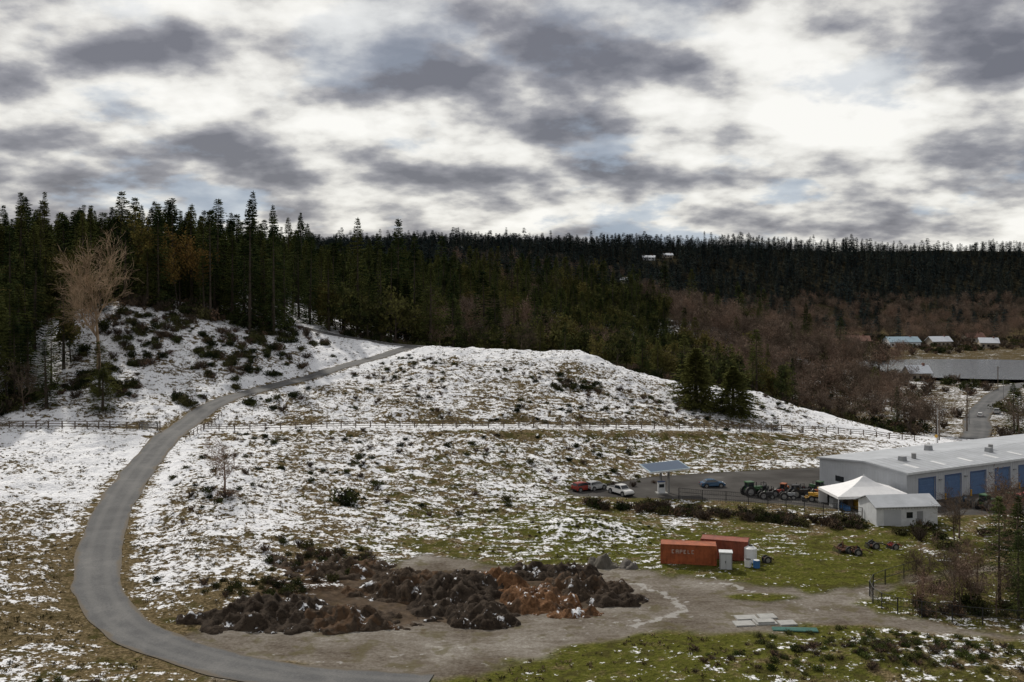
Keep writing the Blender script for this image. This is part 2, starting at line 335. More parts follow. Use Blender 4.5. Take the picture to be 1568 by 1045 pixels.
# ------------------------------------------------------------------ vegetation prototypes
class Raw:
    def __init__(s): s.v=[];s.f=[];s.m=[]
    def kite(s,p,w,n,mi,thick=0.18,down=0.1):
        i=len(s.v); a=p+w*.5
        s.v+= [tuple(p),tuple(a+n*thick),tuple(p+w),tuple(a-n*thick-Vector((0,0,down)))]
        s.f.append((i,i+1,i+2,i+3)); s.m.append(mi)
    def seg(s,p0,p1,r0,r1,k,mi):
        d=(p1-p0)
        if d.length<1e-6: return
        d.normalize(); a=d.orthogonal(); b=d.cross(a); i=len(s.v)
        for p,r in ((p0,r0),(p1,r1)):
            for j in range(k):
                t_=2*math.pi*j/k; s.v.append(tuple(p+a*(r*math.cos(t_))+b*(r*math.sin(t_))))
        for j in range(k):
            j2=(j+1)%k; s.f.append((i+j,i+j2,i+k+j2,i+k+j)); s.m.append(mi)
    def mesh(s,name,mats):
        me=bpy.data.meshes.new(name); me.from_pydata(s.v,[],s.f)
        for m_ in mats: me.materials.append(m_)
        me.polygons.foreach_set('material_index',s.m); me.update(); return me
def rv(r): return Vector((r.uniform(-1,1),r.uniform(-1,1),r.uniform(-1,1)))
def conifer(name,seed,mats,h=30,rad=4.2,first=.1,miss=.12,step=.75,ws=.8,pw=.9,ks=1.0,extra=0):
    r=random.Random(seed); q=Raw()
    lean=Vector((r.uniform(-.02,.02),r.uniform(-.02,.02),1)); N=5
    for i in range(N): q.seg(lean*(h*.97*i/N),lean*(h*.97*(i+1)/N),.38*(1-i/N)+.02,.38*(1-(i+1)/N)+.02,5,1)
    z=h*first; bias=[r.uniform(.7,1.2) for _ in range(8)]
    while z<h*.985:
        tt=(z-h*first)/(h*(1-first)); prof=(1-tt)**pw*(.7+.3*min(1,tt*7))
        nb=r.randint(5,7)+extra if tt<.75 else 7; a0=r.uniform(0,6.28); lump=r.uniform(.7,1.25) if tt<.75 else r.uniform(.85,1.15)
        tip=min(1,.45+1.5*prof)
        for b in range(nb):
            if r.random()<miss: continue
            a=a0+b*6.283/nb+r.uniform(-.3,.3); L=max(.5,rad*prof*lump*bias[int(a/6.283*8)%8]*r.uniform(.65,1.1))
            sl=.35*tt-.28+r.uniform(-.1,.1)+(.3 if tt>.93 else 0); d=Vector((math.cos(a),math.sin(a),sl)); pe=Vector((-math.sin(a),math.cos(a),0))
            p0=lean*z; s_=.25*L
            while s_<L:
                p=p0+d*s_+Vector((0,0,-.03*s_*s_+.12*max(0,s_-L*.7)))
                for sd in (-1,1):
                    sz=r.uniform(.75,1.4)*(1-.35*s_/L)*ks*tip
                    wv=(pe*sd*r.uniform(.6,1.0)+d*r.uniform(.3,.8)+Vector((0,0,r.uniform(-.5,.05))))*sz
                    q.kite(p,wv,d,0,.28*sz+.04,.15*tip)
                s_+=step*r.uniform(.8,1.2)*max(.5,tip)
            q.kite(p0+d*L*.8,d*.75*ks*tip,pe,0,.18*ks*tip,.05)
        z+=ws*r.uniform(.8,1.2)*(1 if tt<.75 else .5)
    for _ in range(2): q.kite(lean*h*.95,Vector((r.uniform(-.1,.1),r.uniform(-.1,.1),h*.05)),Vector((1,0,0)),0,.2,0)
    return q.mesh(name,mats)
def grow(r,q,tips,p,d,L,rad,lev,mx,up,kids,ang,mi,k,rmin=.015):
    n_=4 if lev<mx else 2; k_=max(3,k-lev)
    for i in range(n_):
        d=(d+rv(r)*(.10+.05*lev)+Vector((0,0,up))).normalized(); p2=p+d*(L/n_)
        r1=max(rmin,rad*(1-.8*i/n_)); r2=max(rmin*.6,rad*(1-.8*(i+1)/n_)); q.seg(p,p2,r1,r2,k_,mi); p=p2
        if lev<mx and (i>=1 or lev>0):
            for _ in range(kids[min(lev,len(kids)-1)]):
                o=d.cross(rv(r)).normalized(); cdn=(d*math.cos(ang)+o*math.sin(ang)*r.uniform(.7,1.3)).normalized()
                grow(r,q,tips,p,cdn,L*r.uniform(.42,.68),max(rmin,r2*.62),lev+1,mx,up,kids,ang,mi,k,rmin)
        elif lev==mx: tips.append(p)
    tips.append(p)
def bare(name,seed,mat,h=15,mx=4,up=.06,kids=(2,2,1,1),ang=.75,tr=.24,rmin=.02):
    r=random.Random(seed); q=Raw(); tips=[]
    grow(r,q,tips,Vector((0,0,-.3)),Vector((0,0,1)),h*.62,tr,0,mx,up,kids,ang,0,6,rmin)
    zz=max(v[2] for v in q.v); f=h/zz; q.v=[(a*f,b*f,c*f) for a,b,c in q.v]
    return q.mesh(name,[mat])
def leafy(name,seed,mat,h=12,leaves=5,size=.4,mx=3,ang=.8,kids=(2,2,1),th=.5,wood=None,up=.07,skip=.12):
    r=random.Random(seed); q=Raw(); tips=[]
    grow(r,q,tips,Vector((0,0,-.3)),Vector((0,0,1)),h*.6,.2,0,mx,up,kids,ang,1,5,.03)
    zz=max(v[2] for v in q.v); f=h/zz; q.v=[(a*f,b*f,c*f) for a,b,c in q.v]; tips=[p*f for p in tips]
    for p in tips:
        if r.random()<skip: continue
        for _ in range(leaves):
            c=p+rv(r)*size*1.6; w_=rv(r)*size+Vector((0,0,size*.3)); q.kite(c,w_,rv(r)*size,0,th,.0)
    return q.mesh(name,[mat,wood or M['bark']])
def bushm(name,seed,mat,n_=380,R_=1.0,hh=.9,size=.2,twigs=10):
    r=random.Random(seed); q=Raw()
    lumps=[(Vector((r.uniform(-.6,.6)*R_,r.uniform(-.6,.6)*R_,r.uniform(.15,.6)*hh)),r.uniform(.3,.55)*R_) for _ in range(8)]
    for _ in range(twigs):
        a=r.uniform(0,6.28); q.seg(Vector((0,0,-.1)),Vector((math.cos(a)*.6*R_,math.sin(a)*.6*R_,hh*r.uniform(.6,1.15))),.03,.008,3,1)
    for i in range(n_):
        c,l=lumps[i%8]; d=rv(r); d.normalize(); p=c+d*l*r.uniform(.5,1.1)
        if p.z<-.05: p.z=.05
        q.kite(p,rv(r)*size*1.3,rv(r).normalized(),0,size*.4,.0)
    return q.mesh(name,[mat,M['bark']])
def tuftm(name,seed,mat):
    r=random.Random(seed); q=Raw()
    for i in range(10):
        a=r.uniform(0,6.28); b=Vector((r.uniform(-.22,.22),r.uniform(-.22,.22),-.04)); w_=Vector((math.cos(a)*.2,math.sin(a)*.2,r.uniform(.12,.32)))
        q.kite(b,w_,Vector((-math.sin(a),math.cos(a),0)),0,.06,0)
    return q.mesh(name,[mat])
CM=[M['conifer'],M['bark']]; FM=[M['hazeconifer'],M['bark']]
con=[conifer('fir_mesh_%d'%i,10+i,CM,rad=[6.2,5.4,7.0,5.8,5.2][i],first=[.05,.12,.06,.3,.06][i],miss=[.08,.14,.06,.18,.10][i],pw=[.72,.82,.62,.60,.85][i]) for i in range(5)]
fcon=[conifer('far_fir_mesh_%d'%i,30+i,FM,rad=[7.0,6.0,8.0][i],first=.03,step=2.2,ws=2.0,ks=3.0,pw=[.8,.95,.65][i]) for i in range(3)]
densecon=[conifer('cedar_mesh_%d'%i,50+i,CM,h=15,rad=6.4,first=.0,miss=.02,step=.45,ws=.32,pw=.7,ks=.9,extra=5) for i in range(2)]
bar=[bare('bare_mesh_%d'%i,70+i,M['twig'],rmin=.025) for i in range(4)]
barpale=bare('pale_bare_mesh',81,M['twigpale'],h=34,mx=4,up=.05,kids=(3,2,2,1),ang=.62,tr=.6,rmin=.035)
barsmall=bare('small_bare_mesh',85,M['twig'],h=9.5,mx=4,up=.03,kids=(2,2,1,1),ang=.9,tr=.2)
fuz=[leafy('bare_crown_mesh_%d'%i,60+i,M['fuzz'],h=13,leaves=3,size=.8,mx=3,ang=.8,th=.10,wood=M['twig'],up=.08,skip=.4) for i in range(3)]
lea=[leafy('evergreen_mesh_%d'%i,90+i,M['olive'],leaves=4,size=.6,skip=.3) for i in range(3)]
mad=[leafy('madrona_mesh_%d'%i,95+i,M['madrona'],h=24,leaves=5,size=.6,ang=.6) for i in range(2)]
bsh=[bushm('bush_mesh_%d'%i,100+i,M['bush']) for i in range(3)]
gbsh=[bushm('green_bush_mesh_%d'%i,110+i,M['greenbush'],size=.16) for i in range(2)]
bbsh=[bushm('dry_bush_mesh_%d'%i,120+i,M['brownbush'],size=.14,twigs=40,n_=240) for i in range(2)]
tuf=[tuftm('tuft_mesh_%d'%i,130+i,M['grass']) for i in range(3)]

def collection_of(name,meshes):
    c=bpy.data.collections.new(name)
    for i,me in enumerate(meshes):
        o=bpy.data.objects.new('%s_variant_%02d'%(name,i),me); c.objects.link(o)
    return c
def scatter(name,meshes,pts,scl,rot,idx):
    if len(pts)==0: return
    col=collection_of(name+'_variants',meshes)
    me=bpy.data.meshes.new(name); me.vertices.add(len(pts)); me.vertices.foreach_set('co',np.asarray(pts,np.float32).ravel())
    a=me.attributes.new('scl','FLOAT_VECTOR','POINT'); a.data.foreach_set('vector',np.asarray(scl,np.float32).ravel())
    a=me.attributes.new('rot','FLOAT_VECTOR','POINT'); a.data.foreach_set('vector',np.asarray(rot,np.float32).ravel())
    a=me.attributes.new('idx','INT','POINT'); a.data.foreach_set('value',np.asarray(idx,np.int32))
    o=bpy.data.objects.new(name,me); scene.collection.objects.link(o)
    ng=bpy.data.node_groups.new(name,'GeometryNodeTree')
    ng.interface.new_socket('Geometry',in_out='INPUT',socket_type='NodeSocketGeometry'); ng.interface.new_socket('Geometry',in_out='OUTPUT',socket_type='NodeSocketGeometry')
    N=ng.nodes; L=ng.links
    gi=N.new('NodeGroupInput'); go=N.new('NodeGroupOutput'); ip=N.new('GeometryNodeInstanceOnPoints'); ci=N.new('GeometryNodeCollectionInfo')
    ci.inputs['Collection'].default_value=col; ci.inputs['Separate Children'].default_value=True; ci.inputs['Reset Children'].default_value=True
    def at(nm,dt):
        x=N.new('GeometryNodeInputNamedAttribute'); x.data_type=dt; x.inputs['Name'].default_value=nm
        return [s_ for s_ in x.outputs if s_.enabled and s_.name=='Attribute'][0]
    L.new(gi.outputs[0],ip.inputs['Points']); L.new(ci.outputs[0],ip.inputs['Instance']); ip.inputs['Pick Instance'].default_value=True
    L.new(at('idx','INT'),ip.inputs['Instance Index']); L.new(at('scl','FLOAT_VECTOR'),ip.inputs['Scale'])
    e=N.new('FunctionNodeEulerToRotation'); L.new(at('rot','FLOAT_VECTOR'),e.inputs[0]); L.new(e.outputs[0],ip.inputs['Rotation'])
    L.new(ip.outputs[0],go.inputs[0])
    md=o.modifiers.new('scatter','NODES'); md.node_group=ng
    return o

# ------------------------------------------------------------------ forest placement
cx_=[-400,-106,-103,-85,-62,-40,-26,0,22,32,45,65,80,95,110,140,400]
cy_=[212,214,264,272,288,301,305,312,305,292,286,284,292,300,290,285,285]
def grid(x0,x1,y0,y1,s_):
    X,Y=np.meshgrid(np.arange(x0,x1,s_),np.arange(y0,y1,s_)); X=X.ravel();Y=Y.ravel()
    return X+rs.uniform(-.5,.5,X.shape)*s_,Y+rs.uniform(-.5,.5,X.shape)*s_
def wh(n_,a,b): return rs.uniform(a,b,n_)
fx,fy=grid(-330,420,205,620,7.4)
m1=(fy>np.interp(fx,cx_,cy_))&(np.abs(fx)<fy*.66+20); fx=fx[m1];fy=fy[m1]
fx2,fy2=grid(-900,1000,620,1430,11.0); m2=(np.abs(fx2)<fy2*.62)&((fx2>-200)|(fy2>1330))
fx=np.concatenate([fx,fx2[m2]]); fy=np.concatenate([fy,fy2[m2]])
fz=H(fx,fy)
vroad,_=nearest(fx,fy,valley_road,valley_z,12)
rdist,_=nearest(fx,fy,road_c,road_z,8)
valley=(fx>78)&(fz<-1.5)
keep=(fz>-8.3)&(vroad>8)&(rdist>6)
rr=rs.rand(len(fx)); patch=fbm(fx*.03,fy*.03,2)
keep&=(~valley)|((rr<.7)&(patch>.34))
HOUSES=[(-63,1160,11,7,0.1,0),(158,1150,14,8,-.1,0),(182,1165,11,7,.2,1),(100,905,11,7,.3,1),(270,690,22,11,.1,0),(238,690,18,10,-.15,2),(300,700,15,9,.2,1),(215,650,13,8,.1,2),(-150,1130,13,8,0,0),(185,455,10,7,.1,1),(345,745,14,9,.1,2),(330,690,12,8,-.2,1)]
for h_ in HOUSES:
    dx=np.abs(fx-h_[0]); dy=fy-h_[1]
    keep&=~((dx<h_[2]*.8)&(dy<9)&(dy>-70))
gapn=fbm(fx*.02+31,fy*.02+7,3); keep&=~((gapn<.27)&(fy>330)&(fy<1000))
fx=fx[keep];fy=fy[keep];fz=fz[keep];valley=valley[keep];n_=len(fx)
r1=rs.rand(n_); pb=fbm(fx*.016+9,fy*.016,3)
brownzone=((fx>78)&(fx<260)&(fy>395)&(fy<700)&(r1<.9))|(valley&(r1<.8))|((fx>150)&(fy>620)&(fz<14)&(r1<.65))|((pb>.56)&(fy>330)&(r1<.6)&(fx>-40)&(fy<1000))
frontolive=(~brownzone)&(fy<420)&(fx>-60)&(fx<100)&(rs.rand(n_)<.50)
frontolive|=(~brownzone)&(~frontolive)&(fy<300)&(fx<-100)&(rs.rand(n_)<.35)
frontolive|=(~brownzone)&(~frontolive)&(fy>=420)&(fy<640)&(rs.rand(n_)<.25)
conm=~(brownzone|frontolive)
far=fy>600
big=fbm(fx*.02+3,fy*.02+77,2)
def mk(mask,name,meshes,s0,s1,wide=1.0):
    k_=mask.sum(); s_=s0+(s1-s0)*np.clip(.6*rs.rand(k_)+.9*(big[mask]-.25),0,1); em=rs.rand(k_)<.09; s_=np.where(em,s_*1.28,s_)
    xy=s_**.6*wh(k_,.8,1.2)*wide
    P=np.stack([fx[mask],fy[mask],fz[mask]-.3],1)
    scatter(name,meshes,P,np.stack([xy,xy,s_],1),np.stack([wh(k_,-.03,.03),wh(k_,-.03,.03),wh(k_,0,6.28)],1),rs.randint(0,len(meshes),k_))
lowzone=(fx>15)&(fy<520)
edge_=fy<np.interp(fx,cx_,cy_)+14
mk(conm&~far&~lowzone&~edge_,'conifer_forest',con,.5,1.05)
mk(conm&~far&~lowzone&edge_,'forest_edge_conifers',con,.28,.98)
mk(conm&~far&lowzone,'young_conifer_forest',con,.32,.70)
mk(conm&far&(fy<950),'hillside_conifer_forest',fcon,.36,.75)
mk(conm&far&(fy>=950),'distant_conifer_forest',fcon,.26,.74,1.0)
mk(brownzone,'bare_deciduous_forest',fuz+bar[:1],.6,1.25,1.15)
mk(frontolive,'broadleaf_evergreen_trees',lea,.6,1.5)
ne=700
ex=wh(ne,-135,110); ey=np.interp(ex,cx_,cy_)+wh(ne,-3,10); ez=H(ex,ey); s_=wh(ne,1.0,3.0)
d_,_=nearest(ex,ey,road_c,road_z,9); q=d_>6; ex=ex[q];ey=ey[q];ez=ez[q];s_=s_[q];ne=len(ex)
scatter('forest_edge_undergrowth',bsh+bbsh,np.stack([ex,ey,ez],1),np.stack([s_,s_,s_*wh(ne,.8,1.4)],1),np.stack([ex*0,ex*0,wh(ne,0,6.28)],1),rs.randint(0,5,ne))
ex,ey=grid(85,420,285,800,8); ez=H(ex,ey); d_,_=nearest(ex,ey,valley_road,valley_z,12); q=(ez<-1)&(ez>-8.6)&(d_>6)&(rs.rand(len(ex))<.8); ex=ex[q];ey=ey[q];ez=ez[q];k_=len(ex); s_=wh(k_,1.6,4.6)
scatter('valley_brush',bbsh+bsh[:1],np.stack([ex,ey,ez],1),np.stack([s_,s_,s_],1),np.stack([ex*0,ex*0,wh(k_,0,6.28)],1),rs.randint(0,3,k_))

P=[];Sx=[]
def addsh(x,y,s_): P.append((x,y)); Sx.append(s_)
r=random.Random(5)
for _ in range(700):
    x=r.uniform(-103,-50); y=r.uniform(222,285)
    yc=np.interp(x,cx_,cy_)
    cl=vn(np.array([x*.11+5]),np.array([y*.11]))[0]
    if y<yc-3 and cl>.34 and r.random()<(1.0 if x<-66 else .5): addsh(x,y,r.uniform(.6,2.2))
for _ in range(380):
    x=r.uniform(-50,75); y=r.uniform(226,272)
    if vn(np.array([x*.09]),np.array([y*.12]))[0]>.45: addsh(x,y,r.uniform(.3,1.1))
for _ in range(260):
    x=r.uniform(-58,28); y=r.uniform(135,210)
    if y>132+(x+58)*.5 and vn(np.array([x*.08+30]),np.array([y*.08]))[0]>.4: addsh(x,y,r.uniform(.3,1.1))
for _ in range(34): addsh(r.gauss(14.5,4),r.gauss(252,3),r.uniform(.6,1.6))
for _ in range(16): addsh(r.gauss(42,4),r.gauss(250,2),r.uniform(.6,1.4))
for _ in range(12): addsh(r.gauss(-2,9),r.gauss(223,1.5),r.uniform(.5,1.2))
for _ in range(14): addsh(r.gauss(-10,5),r.gauss(195,4),r.uniform(.5,1.1))
for _ in range(14): addsh(r.gauss(-35,5),r.gauss(176,4),r.uniform(.4,1.0))
P=np.array(P);d_,_=nearest(P[:,0],P[:,1],road_c,road_z,8);q=d_>4.2;P=P[q];Sx=np.array(Sx)[q];k_=len(P)
scatter('hillside_shrubs',bsh+bbsh,np.column_stack([P,H(P[:,0],P[:,1])-.1]),np.stack([Sx,Sx,Sx*wh(k_,.7,1.2)],1),np.stack([Sx*0,Sx*0,wh(k_,0,6.28)],1),rs.choice([0,1,2,3,4],k_,p=[.22,.22,.20,.18,.18]))
P=[];Sx=[]
for _ in range(130):
    u=r.random(); addsh(14+u*42+r.uniform(-2,2),168.5-u*15+r.uniform(-3.5,2.5),r.uniform(.7,1.7))
for _ in range(60): addsh(r.gauss(-24,4),r.gauss(131,3),r.uniform(.5,1.3))
for _ in range(40): addsh(r.gauss(-29,5),r.gauss(121,3),r.uniform(.4,1.1))
for _ in range(90): addsh(r.uniform(46,90),r.uniform(111,122)+0.0,r.uniform(.7,1.7))
for _ in range(45): addsh(r.uniform(58,95),r.uniform(140,156),r.uniform(.8,1.8))
P=np.array(P);g_=sdpoly(P[:,0],P[:,1],GRAVEL);q=g_>1;P=P[q];Sx=np.array(Sx)[q];k_=len(P)
scatter('lowland_thicket',bbsh+bsh[:2],np.column_stack([P,H(P[:,0],P[:,1])-.1]),np.stack([Sx,Sx,Sx],1),np.stack([Sx*0,Sx*0,wh(k_,0,6.28)],1),rs.randint(0,4,k_))
P=[];Sx=[]
for _ in range(200): addsh(r.gauss(38,8),r.gauss(100.5,3),r.uniform(.3,.9))
for _ in range(80): addsh(r.gauss(11,6),r.gauss(151,3),r.uniform(.2,.5))
for _ in range(60): addsh(r.gauss(-39,4),r.gauss(90,2.5),r.uniform(.3,.8))
P=np.array(P);g_=sdpoly(P[:,0],P[:,1],GRAVEL);q=g_>1;P=P[q];Sx=np.array(Sx)[q];k_=len(P)
scatter('bramble_patch',gbsh+bbsh[:1],np.column_stack([P,H(P[:,0],P[:,1])-.08]),np.stack([Sx,Sx,Sx*.8],1),np.stack([Sx*0,Sx*0,wh(k_,0,6.28)],1),rs.choice([0,1,2],k_,p=[.33,.33,.34]))
tx=wh(28000,-125,110);ty=86+wh(28000,0,1)**1.1*205
g_=sdpoly(tx,ty,GRAVEL);l_=sdpoly(tx,ty,LOT);d_,_=nearest(tx,ty,road_c,road_z,8)
pt=fbm(tx*.25,ty*.25,3)
q=(g_>.5)&(l_>.5)&(d_>3.6)&(ty<np.interp(tx,cx_,cy_))&(pt>.42)&~((tx>15)&(ty<200)&(ty>115)); tx=tx[q];ty=ty[q];k_=len(tx);s_=wh(k_,.4,1.3)
scatter('grass_tufts',tuf,np.stack([tx,ty,H(tx,ty)],1),np.stack([s_,s_,s_*wh(k_,.7,1.1)],1),np.stack([tx*0,tx*0,wh(k_,0,6.28)],1),rs.randint(0,3,k_))

def tree(name,me,x,y,s_,sz=None,rot=0.0,dz=-.2):
    o=bpy.data.objects.new(name,me); scene.collection.objects.link(o); o.location=(x,y,hz(x,y)+dz); o.scale=(s_,s_,sz or s_); o.rotation_euler=(0,0,rot)
tree('bare_cottonwood_tree',barpale,-98,236,.95,1.05,1.0)
tree('bare_tree',barsmall,-45,156,1.0,1.0,2)
tree('cedar_tree',densecon[0],46.5,252,1.35,1.02)
tree('cedar_tree',densecon[1],55.6,250,1.2,.82,1)
for (x,y,s_,sz,i,rt) in [(-83,274,.8,1.02,3,0),(-73,277,1.0,1.22,0,1),(-67,280,.85,1.12,2,2),(-96,270,.8,.9,0,3),(-50,322,1.0,1.3,0,1),(-44,328,1.0,1.22,2,2),(-37,324,1.1,1.42,2,0),(-32,326,1.0,1.34,0,2),(-115,232,.9,.8,2,0),(-108,222,.8,.6,0,2),(-124,240,.9,.95,4,1),(-118,216,.8,.6,1,1),(-92,222,.75,.42,2,1),(-88,214,.7,.32,0,1),(-101,216,.8,.5,4,1)]:
    tree('fir_tree',con[i],x,y,s_,sz,rt)
for (x,y,s_,i) in [(-100,273,1.0,0),(-93,277,.95,1),(-88,280,.85,0),(-112,262,.8,1)]: tree('madrona_tree',mad[i],x,y,s_,None,x)
for (x,y,s_,rt) in [(3,306,1.0,0),(-22,306,.8,1),(-12,312,1.1,2),(-105,214,.8,3),(-110,217,.9,1)]: tree('bare_tree',bar[int(abs(x))%4],x,y,s_,None,rt)
for (x,y,s_) in [(57,112,.34),(59.5,115,.40),(58,118.5,.42),(62,118,.46),(67,121,.5),(66,113,.46),(72,114,.5),(61,111,.38),(62,122,.4)]: tree('fir_tree',con[int(x)%5],x,y,s_*1.0,s_,x)
for (x,y,s_) in [(52,117,.55),(56,120,.6),(54,119.5,.5),(49,119,.5),(63,125,.6),(55,113,.5),(68,124,.6),(72,146,.7),(66,147,.6),(76,150,.7),(66,117,.6),(70,143,.65),(64,144,.5),(53,115,.5),(51,113,.42),(47,115.5,.4),(50,121,.5),(48,112.5,.35)]: tree('bare_tree',(bar+fuz)[int(x)%7],x,y,s_,None,x)
tree('broom_shrub',bsh[0],-26.5,159,3.0,2.8); tree('dry_shrub',bbsh[0],14.6,253,2.2,1.6); tree('dry_shrub',bbsh[1],-44.5,155,2.6,1.4)

# ------------------------------------------------------------------ built objects
class B:
    def __init__(s,name,x=0,y=0,z=None,rot=0.0):
        s.name=name; s.loc=(x,y,hz(x,y) if z is None else z); s.rot=rot; s.parts={}; s.cur='body'
    def part(s,n_): s.cur=n_; return s
    def add(s,V,F,mat):
        p=s.parts.setdefault(s.cur,([],[],[],[])); i=len(p[0]); p[0].extend([tuple(v) for v in V])
        if mat not in p[3]: p[3].append(mat)
        for f in F: p[1].append(tuple(i+a for a in f)); p[2].append(p[3].index(mat))
    def box(s,x0,x1,y0,y1,z0,z1,mat,taper=0.0,tx=None):
        t_=taper; a=tx if tx is not None else taper
        V=[(x0,y0,z0),(x1,y0,z0),(x1,y1,z0),(x0,y1,z0),(x0+a,y0+t_,z1),(x1-a,y0+t_,z1),(x1-a,y1-t_,z1),(x0+a,y1-t_,z1)]
        s.add(V,[(0,3,2,1),(4,5,6,7),(0,1,5,4),(1,2,6,5),(2,3,7,6),(3,0,4,7)],mat)
    def cyl(s,p0,p1,r0,mat,r1=None,k=12):
        p0=Vector(p0);p1=Vector(p1);d=(p1-p0).normalized();a=d.orthogonal();b=d.cross(a);r1=r0 if r1 is None else r1;V=[]
        for p,r_ in ((p0,r0),(p1,r1)):
            for j in range(k): t_=2*math.pi*j/k; V.append(p+a*(r_*math.cos(t_))+b*(r_*math.sin(t_)))
        s.add(V,[(j,(j+1)%k,k+(j+1)%k,k+j) for j in range(k)]+[tuple(range(k-1,-1,-1)),tuple(range(k,2*k))],mat)
    def prism(s,prof,y0,y1,mat,inset=0.0,z0=0,z1=1):
        k=len(prof);V=[]
        for yy,sg in ((y0,1),(y1,-1)):
            for (x,z) in prof: V.append((x,yy+sg*inset*max(0,min(1,(z-z0)/(z1-z0))),z))
        s.add(V,[(j,(j+1)%k,k+(j+1)%k,k+j) for j in range(k)]+[tuple(range(k-1,-1,-1)),tuple(range(k,2*k))],mat)
    def done(s):
        obs=[]
        for pn,(V,F,I,mats) in s.parts.items():
            me=bpy.data.meshes.new(pn if len(s.parts)>1 else s.name); me.from_pydata(V,[],F)
            for m_ in mats: me.materials.append(m_)
            me.polygons.foreach_set('material_index',I); me.update()
            o=bpy.data.objects.new(pn if len(s.parts)>1 else s.name,me); scene.collection.objects.link(o); obs.append(o)
        if len(obs)==1: o=obs[0]
        else:
            o=bpy.data.objects.new(s.name,None); scene.collection.objects.link(o)
            for c in obs: c.parent=o
        o.location=s.loc; o.rotation_euler=(0,0,s.rot); return o
P_=lambda n_,c,r_=.5,v=.15,**k: simple(n_,c,r_,v,**k)
white=P_('white_paint',(.60,.62,.64)); wall=P_('metal_wall',(.44,.46,.49),.5,.1,scale=.4); roofm=P_('metal_roof',(.40,.42,.45),.5,.2,scale=.3); blue=P_('blue_door_paint',(.09,.16,.30)); trim=P_('blue_trim',(.06,.10,.22))
dark=P_('dark_rubber',(.02,.02,.02),.8); glass=P_('dark_glass',(.015,.02,.025),.08,.1,spec=.6); steel=P_('galvanised_steel',(.25,.25,.25),.5,metal=.3)
orange=P_('container_paint',(.30,.078,.027),.65,.45,scale=.8); orange2=P_('container_paint_faded',(.23,.062,.035),.65,.45,scale=.8); grey=P_('grey_paint',(.25,.26,.27)); rust=P_('rust',(.10,.045,.025),.9,.4)
red=P_('red_paint',(.24,.03,.02),.35); green_=P_('green_paint',(.03,.09,.03),.35); yellow=P_('yellow_paint',(.50,.28,.03),.4); bluecar=P_('blue_car_paint',(.03,.08,.15),.25,.08,spec=.6); whitecar=P_('white_car_paint',(.6,.6,.6),.3,.05,spec=.6); silver=P_('silver_car_paint',(.35,.36,.37),.3,.05,spec=.6)
orangep=P_('orange_paint',(.30,.08,.02),.5); black=P_('black_paint',(.02,.02,.022),.5); wood=P_('weathered_wood',(.11,.085,.065),.85,.35); canvas=P_('tent_fabric',(.76,.76,.77),.7,.08); conc=P_('concrete',(.32,.32,.31),.85,.2); brick=P_('red_roof',(.16,.08,.06),.8); snowr=P_('snowy_roof',(.6,.63,.68),.7,.12); bluroof=P_('blue_grey_roof',(.28,.38,.45),.5)
beige=P_('beige_siding',(.30,.26,.21),.8); tank=P_('plastic_tank',(.7,.71,.72),.4,.08); bluep=P_('blue_plastic',(.04,.14,.35),.5); teal=P_('teal_pipe',(.08,.20,.17),.5); solar=P_('panel_blue',(.05,.08,.13),.3,.1,spec=.4); faded=P_('faded_lettering',(.5,.42,.38),.7,.3)

